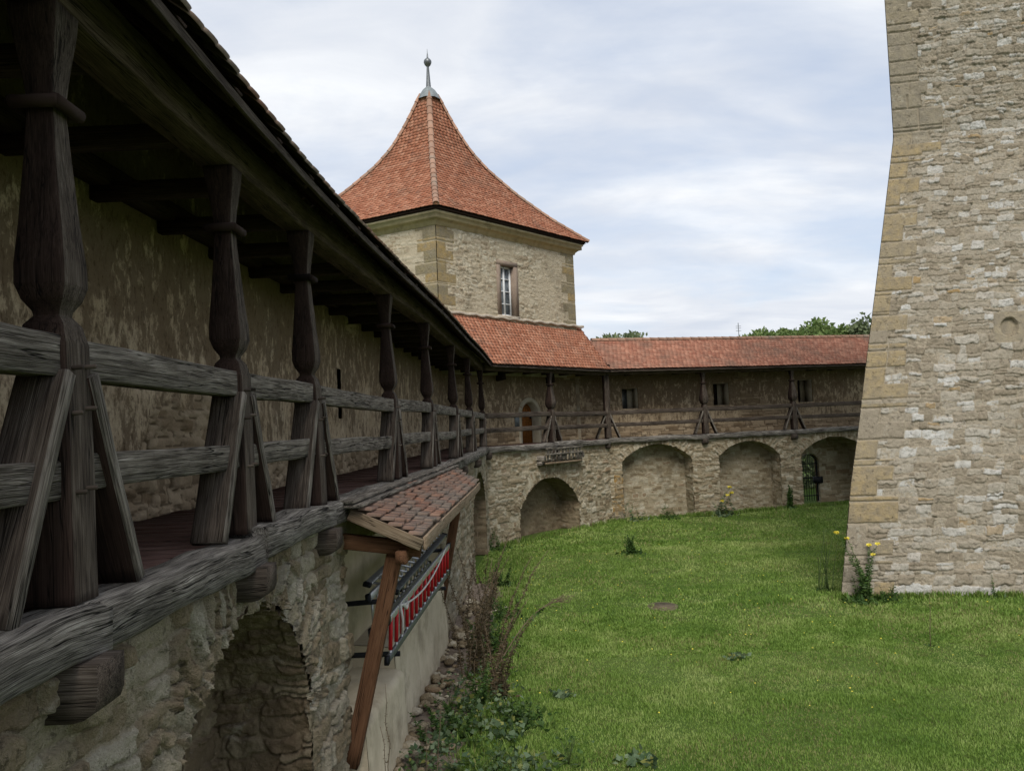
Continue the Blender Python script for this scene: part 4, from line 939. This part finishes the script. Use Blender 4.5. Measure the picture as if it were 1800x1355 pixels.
for u, zf, vf in ((7.68, .62, -.03), (13.7, .55, -.12)):
    mb = MB(); timber(mb, [fL(u, vf, zf), fL(u, vlow(u)-.28, 2.66)], .145, .13, up=(0, 1, 0), seed=int(u)+3, rnd=.004, bev=.06, seg=.2); mb.build('post', M['wood_new'], cn)
def ladder(label, P0, P1, wdv, nr, rung_m, loc):
    l_ = thing('ladder', loc, label, 'ladder', 'ladders stored under the lean-to')
    P0, P1, wdv = map(np.array, (P0, P1, wdv)); d = (P1-P0)/np.linalg.norm(P1-P0)
    for s_, mt in ((0, 'steel_dark'), (1, 'steel')):
        mb = MB(); timber(mb, [P0+wdv*s_, P1+wdv*s_], .035, .075, up=wdv/np.linalg.norm(wdv), seg=.5, rnd=0, bev=.1); mb.build('rail', M[mt], l_)
        for e in (P0, P1):
            mb = MB(); timber(mb, [e+wdv*s_-d*.03, e+wdv*s_+d*.03], .05, .09, up=wdv/np.linalg.norm(wdv), seg=.5, rnd=0, bev=.2); mb.build('end_cap', M['iron'], l_)
    for i in range(nr):
        c = P0+(P1-P0)*(i+.5)/nr; mb = MB(); tube(mb, [c, c+wdv*.16], .016, 8, mi=1); tube(mb, [c+wdv*.16, c+wdv], .021 if rung_m == 'red' else .015, 8); mb.build('rung', [M[rung_m], M['steel']], l_)
    return l_
z3 = lambda u, v, z: fL(u, v, z)
ladder('aluminium ladder with bright red rungs hung lengthwise on the wall under the lean-to', z3(8.25, .22, 1.42), z3(12.6, .24, 1.52), (0.02, 0, .40), 15, 'red', tuple(z3(8.25, .22, 1.4)))
ladder('plain grey aluminium ladder lying flat on brackets above the red runged ladder', z3(8.95, .17, 1.97), z3(12.9, .15, 2.05), (-.30, 0, .09), 14, 'steel', tuple(z3(8.3, .16, 2.0)))
l3 = ladder('dull grey ladder behind the red runged one, closest to the plaster wall', z3(8.6, -.02, 1.62), z3(12.4, -.02, 1.68), (-.02, 0, .36), 14, 'steel', tuple(z3(8.6, -.02, 1.6)))
for u in (8.7, 12.1):
    mb = MB(); timber(mb, [z3(u, -.5, 1.9), z3(u, .22, 1.93)], .04, .05, seg=.3, rnd=0); timber(mb, [z3(u, -.5, 1.36), z3(u, .26, 1.36)], .04, .05, seg=.3, rnd=0)
    timber(mb, [z3(u, -.48, 1.3), z3(u, -.48, 2.0)], .05, .03, up=(1, 0, 0), seg=.3, rnd=0)
    b_ = mb.build('ladder_bracket', M['iron'], None, loc=tuple(z3(u, -.48, 1.3))); tag(b_, 'dark iron wall bracket holding the %s end of the ladders' % ('near' if u < 10 else 'far'), 'bracket')
mb = MB(); t_ = np.linspace(0, 1, 24); pts = [z3(8.75+3.4*a, .275, 1.86-.30*4*a*(1-a)*(.55)+.1*a) for a in t_]; tube(mb, pts, .012, 6)
tube(mb, [z3(8.75, .27, 1.88), z3(8.78, .285, 1.7), z3(8.76, .28, 1.55)], .014, 6); tube(mb, [z3(8.9, .275, 1.84), z3(8.98, .29, 1.78), z3(9.1, .28, 1.82)], .02, 6)
rp = mb.build('rope', M['rope'], None, loc=tuple(z3(8.75, .27, 1.5))); tag(rp, 'white rope hanging in a loop along the red runged ladder', 'rope')
mb = MB(); box(mb, fL, 9.2, 9.7, -.46, .05, 1.2, 1.23); box(mb, fL, 9.25, 9.5, -.3, .0, 1.24, 1.30)

# grass blades
def blades(n, x0, x1, y0, y1, hmin, hmax, wd_, seed, dens=None):
    rg = np.random.RandomState(seed); x = rg.uniform(x0, x1, n); y = y0+(y1-y0)*rg.uniform(0, 1, n)**1.25
    ok = (x > np.interp(y, [8, 15, 24.9, 26.2, 30, 34.3], [-1.75, -1.55, -.9, .2, 3.4, 20]) - .0)
    ok &= ~((y > 30.2) & (x < 3.6)); ok &= y < np.where(x < 3.6, 24.98+(x+.85)*1.19, 30.27+(x-3.6)*.267)-.02
    ok &= ~((x > 6.5) & (y > 16.35-(x-6.5)*.133) & (x > 6.5+(y-16.4)*.6))
    nn_ = fbm(x*.9, y*.9, 0, 3, 77); ok &= (nn_ > -.55) | (rg.uniform(0, 1, n) < .6)
    strip = x < XL(np.minimum(y, 24))+1.0
    ok &= ~(strip & (y < 16) & (rg.uniform(0, 1, n) < .75))
    ok &= (np.hypot((x-2.85)/.33, (y-16.27)/.36)+.9*fbm(x*5, y*5, 0, 3, 3) > .85)
    x = x[ok]; y = y[ok]; k = len(x)
    h = rg.uniform(hmin, hmax, k)*(1+1.1*np.clip(fbm(x*1.6, y*1.6, 3, 4, 5), -.5, 1)); a = rg.uniform(0, 2*np.pi, k); ln = rg.uniform(.2, .95, k)*h
    wv = wd_*rg.uniform(.6, 1.4, k)
    z = ground_h(x, y)-.03
    b = np.stack([x, y, z], -1); s_ = np.stack([np.cos(a), np.sin(a), 0*a], -1)*wv[:, None]/2; a2 = a+np.pi/2+rg.uniform(-.6, .6, k)
    dr = np.stack([np.cos(a2), np.sin(a2), 0*a], -1)*ln[:, None]
    mid = b+dr*.35+np.array([0, 0, 1])*h[:, None]*.6; tip = b+dr+np.array([0, 0, 1])*h[:, None]
    V = np.stack([b-s_, b+s_, mid+s_*.8, mid-s_*.8, tip], 1).reshape(-1, 3)
    i = np.arange(k)[:, None]*5; loops = np.concatenate([i+0, i+1, i+2, i+3, i+3, i+2, i+4], 1).ravel(); sizes = np.tile([4, 3], k)
    patch = .5+1.3*fbm(x*.6, y*.6, 0, 6, 91, .75); r0 = rg.uniform(0, 1, k)
    at = np.stack([np.clip(.45*r0+.55*patch+.18*sstep(.05, .3, fbm(x*2.3, y*2.3, 9, 3, 33)), 0, 1), rg.uniform(0, 1, k)*(.75+.35*(fbm(x*1.1, y*1.1, 7, 4, 12) > .10)), r0], -1)
    return V, loops, sizes, np.repeat(at, 5, 0)
def m_grass():
    t = newmat('grass_blade'); s = t.sep(t.attr('mz'))
    c = t.ramp(s[0], (0, (.095, .185, .025)), (.5, (.19, .295, .053)), (1, (.37, .44, .15)))
    c = t.mix(t.ramp(s[1], (.86, 0.), (.9, .8)), c, (.30, .27, .12))
    m = fin(t, c, .6, None, .25)
    tr = t.add('ShaderNodeBsdfTranslucent'); t.put(tr.inputs[0], c); mx = t.add('ShaderNodeMixShader'); mx.inputs[0].default_value = .35
    t.l.new(t.p.outputs[0], mx.inputs[1]); t.l.new(tr.outputs[0], mx.inputs[2]); t.l.new(mx.outputs[0], t.out.inputs[0]); return m
M['grass'] = m_grass()
mb = MB()
for a in ((330000, -2, 9, 7.5, 15, .014, .042, .0075, 1), (225000, -2, 14.5, 13, 24, .02, .055, .014, 2), (110000, -2, 18, 23, 35, .025, .065, .024, 3)):
    V, l, s_, at = blades(*a); mb.add(V, loops=l, sizes=s_, at=at)
def tufts(pts, seed, hm=.16, n=26):
    rg = np.random.RandomState(seed); P0 = np.repeat(pts, n, 0)+rg.normal(0, .05, (len(pts)*n, 2)); k = len(P0); x, y = P0.T; h = rg.uniform(.04, hm, k); a = rg.uniform(0, 6.28, k); r_ = h*rg.uniform(.1, .7, k)
    b = np.stack([x, y, 0*x-.03], -1); s_ = np.stack([np.cos(a+1.57), np.sin(a+1.57), 0*a], -1)*.009; dr = np.stack([np.cos(a), np.sin(a), 0*a], -1)*r_[:, None]
    V = np.stack([b-s_, b+s_, b+dr*.4+s_*.7+[0, 0, 1]*h[:, None]*.65, b+dr*.4-s_*.7+[0, 0, 1]*h[:, None]*.65, b+dr+[0, 0, 1]*h[:, None]], 1).reshape(-1, 3)
    i = np.arange(k)[:, None]*5; mb.add(V, loops=np.concatenate([i+0, i+1, i+2, i+3, i+3, i+2, i+4], 1).ravel(), sizes=np.tile([4, 3], k), at=np.repeat(np.stack([rg.uniform(0, .8, k), rg.uniform(0, .95, k), 0*x], -1), 5, 0))
def along(f, us, v): P = f(us, v, 0); return P[:, :2]
rg_ = np.random.RandomState(44)
tufts(along(fM, np.sort(rg_.uniform(0, LM, 60)), .03), 1, .2); tufts(along(fF, np.sort(rg_.uniform(0, 11.5, 170)), .05), 2, .2)
tt_ = rg_.uniform(-.1, 4.5, 170); tufts(np.stack([6.49+.991*tt_, 16.36-.133*tt_], -1)+rg_.normal(0, .02, (170, 2)), 3, .17)
tt_ = rg_.uniform(8, 24, 320); tufts(np.stack([XL(tt_)+1.0+rg_.normal(0, .13, 320), tt_], -1), 4, .17)
o = mb.build('grass', M['grass']); tag(o, kind='stuff', label='short mown lawn grass filling the courtyard', cat='grass')

# ================================================================= PLANTS
def leaf_quads(mb, C, N_, size, rg, asp=.5, at=None):
    """many pointed leaves: centres C, out directions N_"""
    k = len(C); size = np.broadcast_to(size, (k,)); D = N_/(np.linalg.norm(N_, axis=1)[:, None]+1e-9)
    r = rg.normal(size=(k, 3)); Sd = np.cross(D, r); Sd /= np.linalg.norm(Sd, axis=1)[:, None]+1e-9; Up = np.cross(Sd, D)
    s_ = size[:, None]; b = C
    V = np.stack([b, b+D*s_*.45+Sd*s_*asp*.5+Up*s_*.06, b+D*s_-Up*s_*.08, b+D*s_*.45-Sd*s_*asp*.5+Up*s_*.06], 1).reshape(-1, 3)
    i = np.arange(k)[:, None]*4; loops = (i+np.arange(4)[None]).ravel()
    if at is None: at = np.stack([rg.uniform(0, 1, k), rg.uniform(0, 1, k), 0*size], -1)
    mb.add(V, loops=loops, sizes=np.full(k, 4), at=np.repeat(at, 4, 0))
def tree(name, label, x, y, H, r, leafm, seed, n=5000, ls=.5, sq=.8, gp=0.):
    t_ = thing(name, (x, y, -.25), label, 'tree', 'trees beyond the far roof'); rg = np.random.RandomState(seed)
    mb = MB(); top = np.array([x, y, H*.72]); tube(mb, [(x, y, -.3), (x+.1, y, H*.3), top], [.35, .28, .12], 8)
    cl = []
    for i in range(14):
        a = rg.uniform(0, 6.28); e = rg.uniform(-.2, 1.2); rr = r*rg.uniform(.45, .85); c = np.array([x+rr*math.cos(a)*math.cos(e), y+rr*math.sin(a)*math.cos(e), H-r*sq+rr*math.sin(e)*sq])
        cl.append((c, r*rg.uniform(.28, .5))); tube(mb, [(x, y, H*.45), (np.array([x, y, H*.5])+c)/2+[0, 0, .3], c], [.16, .1, .03], 6)
    mb.build('trunk', M['bark'], t_)
    mb = MB(); C = []
    for c, rr in cl:
        k = n//14; d = rg.normal(size=(k, 3)); d /= np.linalg.norm(d, axis=1)[:, None]; q = rr*rg.uniform(.55, 1.1, k)**.6; p = c+d*q[:, None]*[1, 1, sq]
        keep = fbm(p[:, 0]*1.1, p[:, 1]*1.1, p[:, 2]*1.1, 2, seed) > -.25+gp; C.append(p[keep])
    C = np.concatenate(C); leaf_quads(mb, C, rg.normal(size=C.shape)+(C-np.array([x, y, H-r]))*.2, ls*rg.uniform(.6, 1.3, len(C)), rg, .6)
    mb.build('crown', M[leafm], t_); return t_
tree('tree', 'dense rounded green tree, the leftmost of the clump beyond the far roof', 21.8, 70, 11.3, 2.6, 'leaf_tree', 1, 5000, .42)
tree('tree', 'small dark green tree just right of the rounded one beyond the far roof', 24.9, 71, 11.45, 1.7, 'leaf_tree', 2, 3500, .40)
tree('tree', 'broad green tree rising highest beyond the far roof', 28.2, 70, 11.65, 3.0, 'leaf_tree', 3, 6000, .42)
tree('tree', 'thin pale grey green tree beside the big stone tower', 30.9, 68, 11.75, 1.9, 'leaf_pale', 4, 1800, .40, 1.1, .12)
tree('tree', 'tall pale tree half hidden behind the big stone tower', 31.9, 64, 11.5, 2.1, 'leaf_pale', 5, 2600, .40, 1.1, .05)
tree('tree', 'low pale tree just right of the corner tower', 10.0, 70, 11.45, 2.3, 'leaf_pale', 6, 1500, .4, .5, .1)
mb = MB(); tube(mb, [(17.3, 60, 0), (17.3, 60, 10.8)], .03, 5)
for z in (10.2, 10.4, 10.55): tube(mb, [(17.1, 60, z), (17.5, 60, z)], .015, 4)
an = mb.build('antenna_mast', M['steel_dark'], None, loc=(17.3, 60, 0)); tag(an, 'thin antenna mast standing behind the far tiled roof', 'antenna')
# hedge outside the gate
mb = MB(); rg = np.random.RandomState(8); C = np.stack([rg.uniform(10, 20, 6000), rg.uniform(40, 43, 6000), rg.uniform(-.2, 3.2, 6000)], -1); leaf_quads(mb, C, rg.normal(size=C.shape), .3, rg, .6)
o = mb.build('hedge', M['leaf_pale'], None, loc=(14, 41, 0)); tag(o, 'green hedge seen through the barred gate', 'hedge')

def stemplant(name, label, cat, x, y, stems, leafm='leaf', stemm='stem_green', seed=0, lsize=.1, nl=14, flowers=0, spread=.12, group=None, asp=.3, lean=(0, 0), base=40, fs=.05, rs=.006, z0=None, droop=.3):
    rg = np.random.RandomState(seed); z = ground_h(np.array(x), np.array(y))-.03 if z0 is None else z0
    p_ = thing(name, (x, y, float(z)), label, cat, group); st_ = MB(); lf = MB(); fl = []
    for i, h in enumerate(stems):
        a = rg.uniform(0, 6.28); b = np.array([x+rg.normal(0, spread*.4), y+rg.normal(0, spread*.4), z]); d = np.array([math.cos(a)*spread*1.5+lean[0], math.sin(a)*spread*1.5+lean[1], 0])*h
        t_ = np.linspace(0, 1, 9)[:, None]; pts = b+d*t_**1.6+np.array([0, 0, 1])*h*t_+rg.normal(0, .006, (9, 3))*h
        tube(st_, pts, np.linspace(rs, rs*.35, 9), 5)
        k = int(nl*h/.5)
        if k:
            q = rg.uniform(.08, .95, k); C = np.stack([np.interp(q, t_[:, 0], pts[:, j]) for j in range(3)], -1); N_ = rg.normal(size=(k, 3)); N_[:, 2] = rg.uniform(-droop, .8, k)
            leaf_quads(lf, C, N_, lsize*(1.15-q*.8), rg, asp)
        if i < flowers: fl.append(pts[-1])
    if base:
        C = np.array([x, y, z+.01])+rg.normal(size=(base, 3))*[spread*.8, spread*.8, .01]; N_ = rg.normal(size=(base, 3)); N_[:, 2] = rg.uniform(.1, 1., base); leaf_quads(lf, C, N_, lsize*1.5*rg.uniform(.5, 1.2, base), rg, asp)
    st_.build('stem', M[stemm], p_)
    if lf.v: lf.build('foliage', M[leafm], p_)
    for c in fl:
        mb = MB(); 
        for q in range(5):
            a = q*1.257+rg.uniform(0, .5); dv = np.array([math.cos(a), math.sin(a), .5]); leaf_quads(mb, (c+0*dv)[None], dv[None], np.array([fs]), rg, 1.1)
            leaf_quads(mb, (c+0*dv)[None], (dv*[1, 1, .1])[None], np.array([fs]), rg, 1.1)
        mb.build('flower', M['petal'], p_)
    return p_
stemplant('primrose_plant', 'tall yellow flowering plant growing at the left foot of the big stone tower', 'plant', 6.85, 16.05, [1.35, 1.2, 1.05, .9, 1.1, .8, .7, .6, .5, .45], seed=2, flowers=5, nl=40, lsize=.13, spread=.24, base=200, fs=.06, rs=.01)
stemplant('weed_plant', 'low leafy weed right of the yellow flowers at the tower foot', 'plant', 7.35, 16.05, [.3, .25, .35, .28, .2, .3], seed=3, nl=30, lsize=.10, spread=.22, base=90)
stemplant('bare_shoots', 'thin bare dark shoots standing left of the big tower corner', 'plant', 6.45, 17.15, [1.4, 1.25, 1.05, .9, 1.3, .7, .8, 1.1, .6], seed=4, nl=9, lsize=.06, spread=.15, base=60, rs=.013)
stemplant('weed_plant', 'small dark tuft near the right edge of the tower foot', 'plant', 9.35, 15.92, [.45, .3, .35], seed=5, nl=16, lsize=.07, spread=.1, base=30)
stemplant('seed_stalk', 'single thin brown seed stalk standing alone in the lawn before the tower', 'plant', 6.48, 12.9, [.92], seed=6, nl=2, lsize=.05, spread=.03, base=8, rs=.007, stemm='stem')
stemplant('small_bush', 'small round dark bush standing alone on the lawn', 'bush', 3.2, 22.8, [.55, .5, .45, .5, .4, .55, .4, .45, .35, .5], seed=7, nl=60, lsize=.10, spread=.24, base=80, asp=.6)
stemplant('flowering_weed', 'yellow flowered weed at the left foot of the second wide arch', 'plant', 8.0, 31.1, [1.1, .9, .8, .6, .7, .5, .4, .6], 'leaf_blue', seed=8, nl=34, lsize=.15, flowers=4, spread=.35, base=80, fs=.10)
stemplant('weed_plant', 'leafy weed at the left side of the first wide arch', 'plant', 4.45, 30.25, [.9, .7, .5, .6, .4], 'leaf_blue', seed=9, nl=24, lsize=.14, spread=.3, base=60)
stemplant('weed_plant', 'low green weed in the middle of the first wide arch', 'plant', 5.7, 30.6, [.55, .65, .4, .5, .3, .4], seed=10, nl=24, lsize=.14, spread=.3, base=60)
stemplant('climbing_plant', 'narrow upright green plant against the pier left of the barred gate', 'plant', 10.85, 31.95, [1.0, .9, .85, .7, .6, .9], seed=11, nl=60, lsize=.12, spread=.1, base=50, asp=.7)
stemplant('weed_plant', 'weed clump at the wall corner right of the dark arch opening', 'plant', -.75, 24.6, [.7, .5, .6, .4, .5], seed=12, nl=30, lsize=.12, spread=.3, base=60)
# dry tall plants along the left wall
for i, (x, y, hs_, lab, sd_, ln, kw) in enumerate([
    (-.72, 12.3, [2.25, 1.9, 2.1, 1.7, 1.4, 1.8, 1.5, 1.2], 'tall brown seed stems by the far post of the lean-to', 20, (0, .05), dict(nl=70, lsize=.07, spread=.2, rs=.011)),
    (-.45, 12.9, [1.7, 1.5, 1.2, 1.6, .9, 1.3, 1.0], 'bushy dry stems right of the tall brown ones by the lean-to', 21, (.12, .1), dict(nl=80, lsize=.075, spread=.25, rs=.01)),
    (-.75, 14.6, [1.8, 1.5, 1.6, 1.2, 1.4, 1.0], 'dry stems in front of the wall beyond the lean-to', 22, (.05, 0), dict(nl=60, lsize=.075, spread=.25, rs=.01)),
    (-.55, 16.6, [1.1, .9, 1.0, .8], 'greyish dry stems furthest along the left wall', 23, (.05, 0), dict(nl=60, lsize=.08, spread=.28, rs=.012)),
    (-.35, 11.2, [1.2, .95, .8, 1.0, .7, .9, .6], 'leafy half green stems at the lawn edge below the red ladder', 24, (.1, 0), dict(nl=90, lsize=.08, spread=.28, rs=.01)),
    (-1.22, 7.35, [1.5, 1.1], 'thin dark seed stalk next to the near post of the lean-to', 25, (-.04, 0), dict(nl=16, lsize=.04, spread=.03, rs=.006)),
    (-.98, 8.2, [1.0, .8], 'slender reddish stalk rising in front of the near cream ledge', 26, (.12, 0), dict(nl=18, lsize=.05, spread=.08, rs=.006))]):
    stemplant('dry_plant', lab, 'plant', x, y, hs_, 'leaf_brown', 'stem', seed=sd_, lean=ln, base=30, group='dry plants along the left wall', **kw)
# long arching stem leaning over the lawn
ap = thing('arching_plant', (-.45, 12.2, 0), 'single long stem arching far over the lawn from the left wall', 'plant'); mb = MB(); lf = MB(); rg = np.random.RandomState(9)
t_ = np.linspace(0, 1, 20)[:, None]; pts = np.array([-.5, 11.9, .05])+np.array([1.15, .6, 0])*t_+np.array([0, 0, 1.55])*np.sin(t_*1.75)*.62; tube(mb, pts, np.linspace(.012, .004, 20), 6)
for i in range(22):
    q = rg.uniform(.72, 1); c = pts[int(q*19)]; tube(mb, [c, c+rg.normal(size=3)*[.05, .05, .03]+[.10, .04, .05], c+rg.normal(size=3)*[.06, .06, .04]+[.24, .10, .05]], [.004, .003, .002], 4)
q = rg.uniform(.1, .75, 60); C = np.stack([np.interp(q, t_[:, 0], pts[:, j]) for j in range(3)], -1); N_ = rg.normal(size=(60, 3)); N_[:, 2] = -abs(N_[:, 2]); leaf_quads(lf, C, N_, .075, rg, .5)
mb.build('stem', M['stem'], ap); lf.build('foliage', M['leaf'], ap)
for i, (x, y, hh, lab) in enumerate([(-.55, 13.6, .7, 'leafy green nettle clump under the far end of the lean-to'), (-.62, 10.9, .6, 'leafy green weed clump below the middle of the red ladder'), (-.1, 10.2, .35, 'low green clump at the lawn edge nearest the foreground ladder end'),
        (-.35, 15.6, .55, 'green clump at the lawn edge beyond the dry stems'), (-.55, 19, .6, 'green clump by the wall well before the dark arch opening'), (-.95, 9.9, .5, 'green nettles close to the cream ledge step'), (-.3, 8.6, .35, 'low green weeds at the bottom edge of the picture')]):
    stemplant('nettle', lab, 'plant', x, y, [hh, hh*.8, hh*.9, hh*.7, hh*.6, hh*.85, hh*.5, hh*.75], seed=130+i, nl=70, lsize=.085, spread=.3, base=110, asp=.45, group='nettle clumps in the weedy strip')
# broad blue-green leaves of the strip
leafspots = [(-1.15, 8.6), (-.3, 10.6), (-.2, 9.7), (-.65, 12.4), (-.3, 11.1), (-1.2, 9.0), (-.55, 8.75), (-.8, 8.9), (-1.05, 9.4), (-.65, 9.5), (-.95, 10.1), (-.55, 10.0), (-1.0, 10.8), (-.6, 8.2), (-.75, 10.6), (-.35, 9.1), (-.95, 11.5), (-.15, 8.75), (.45, 9.0), (-.5, 11.6)]
for i, (x, y) in enumerate(leafspots):
    rg = np.random.RandomState(60+i); pp = thing('broadleaf_weed', (x, y, 0), 'broad blue green leaf clump in the weedy strip between left wall and lawn', 'plant', 'broad leaf clumps in the weedy strip'); mb = MB(); k = 60
    C = np.stack([x+rg.normal(0, .13, k), y+rg.normal(0, .14, k), rg.uniform(.03, .26, k)], -1); N_ = rg.normal(size=(k, 3)); N_[:, 2] = rg.uniform(-.2, .6, k)
    leaf_quads(mb, C, N_, rg.uniform(.03, .10, k)*(1.1 if i % 3 else .7), rg, [.8, .55, .95][i % 3]); mb.build('foliage', M['leaf_blue' if i % 3 else 'leaf'], pp)
    mb = MB()
    for c in C[:14]: tube(mb, [(x, y, 0), c*.5+np.array([x, y, .05])*.5, c], .003, 4)
    mb.build('stem', M['stem_green'], pp)
for i, (x, y, s_) in enumerate([(.1, 9.05, .34), (1.25, 8.95, .3), (3.3, 12.6, .16), (.5, 11.2, .14)]):
    rg = np.random.RandomState(90+i); mb = MB(); k = 46; C = np.array([x, y, .02])+rg.normal(size=(k, 3))*[s_*.5, s_*.35, .012]; N_ = rg.normal(size=(k, 3)); N_[:, 2] = rg.uniform(.15, .6, k); leaf_quads(mb, C, N_, rg.uniform(.06, .13, k), rg, .6)
    o = mb.build('lawn_weed', M['leaf_blue'], None, loc=(x, y, 0)); tag(o, 'flat rosette of grey green leaves lying in the lawn', 'plant', 'leaf rosettes in the lawn')
mb = MB(); rg = np.random.RandomState(3); C = fT(3.80+rg.normal(0, .05, 24), .08+0*rg.uniform(size=24), 2.85+rg.normal(0, .12, 24)); leaf_quads(mb, C, rg.normal(size=C.shape), .09, rg, .7)
o = mb.build('red_creeper', M['leaf_red'], None, loc=tuple(fT(3.8, .08, 2.8))); tag(o, 'few red creeper leaves on the big tower at the right edge', 'plant')
# small lawn flowers
mb = MB(); rg = np.random.RandomState(14); k = 330; x = rg.uniform(-1, 12, k); y = rg.uniform(10, 31, k); ok = ~((x > 6.2) & (y > 16)) & (y < 24.5+np.clip(x+.85, 0, 4.4)*1.15); x = x[ok]; y = y[ok]; k = len(x)
for j in range(3):
    leaf_quads(mb, np.stack([x, y, .06+0*x], -1), np.stack([np.cos(j*2.1+0*x), np.sin(j*2.1+0*x), .3+0*x], -1), .015, rg, 1.2)
o = mb.build('lawn_flowers', M['petal'], None); tag(o, 'tiny yellow flowers dotted over the lawn', 'flowers', kind='stuff')
# rubble strip at the foot of the left wall
mb = MB(); rg = np.random.RandomState(15)
uu, vv = np.meshgrid(np.linspace(6.5, 19, 260), np.linspace(-.02, .95, 50), indexing='ij'); hh = .14*(1-vv)+.06*fbm(uu*2.5, vv*3, 0, 4, 3)+.03*fbm(uu*9, vv*9, 0, 3, 6)-.05
P = fL(uu, vv, hh); add_grid(mb, P, flip=True, at=0*P)
o = mb.build('soil_strip', m_plain('stony_soil', (.13, .10, .075), (.24, .19, .15), 9, bump=.9, dist=.03), None, smooth=True); tag(o, kind='structure')
mb = MB()
for i in range(230):
    u = rg.uniform(7, 17); v = abs(rg.normal(0, .3)); r_ = rg.uniform(.02, .075)*(1.3 if v < .25 else .7); c = fL(u, v+.05, .14*(1-v)+r_*.1)
    n1_, n2_ = 6, 8; th, ph = np.meshgrid(np.linspace(.01, np.pi-.01, n1_), np.linspace(0, 2*np.pi, n2_), indexing='ij')
    q = 1+.75*fbm(np.sin(th)*np.cos(ph)*1.5+i, np.sin(th)*np.sin(ph)*1.5, np.cos(th)*1.5, 2, i); P = np.stack([np.sin(th)*np.cos(ph)*q*rg.uniform(.8, 1.4), np.sin(th)*np.sin(ph)*q, np.cos(th)*q*.6], -1)*r_+c
    P[:, -1] = P[:, 0]; add_grid(mb, P, at=np.dstack([th*0+rg.uniform(), th*0+1, th*0]))
o = mb.build('loose_stones', M['rubble'], None); tag(o, 'loose rubble stones along the foot of the left wall', 'stones', kind='stuff')
# cover in the lawn
cv = thing('drain_cover', (2.85, 16.27, 0), 'round rusty brown cover sunk in the middle of the lawn', 'drain cover')
mb = MB(); a = np.linspace(0, 2*np.pi, 28, endpoint=False)
def disc(mb, rx, ry, z0, z1, cx_=2.85, cy_=16.27):
    n = len(a); V = [(cx_+rx*math.cos(q), cy_+ry*math.sin(q), z0) for q in a]+[(cx_+rx*math.cos(q), cy_+ry*math.sin(q), z1) for q in a]
    mb.add(V, faces=[tuple(range(n, 2*n))]+[(i, (i+1) % n, n+(i+1) % n, n+i) for i in range(n)])
disc(mb, .27, .30, -.05, .004); mb.build('plate', M['brown_cover'], cv)
mb = MB(); V = []
for rr, z in ((.27, .0), (.27, .008), (.30, .008), (.31, -.03)): V += [(2.85+rr*math.cos(q), 16.27+rr*1.15*math.sin(q), z) for q in a]
n = len(a); mb.add(V, faces=[(k*n+i, k*n+(i+1) % n, (k+1)*n+(i+1) % n, (k+1)*n+i) for k in range(3) for i in range(n)]); mb.build('rim', M['moss'], cv)
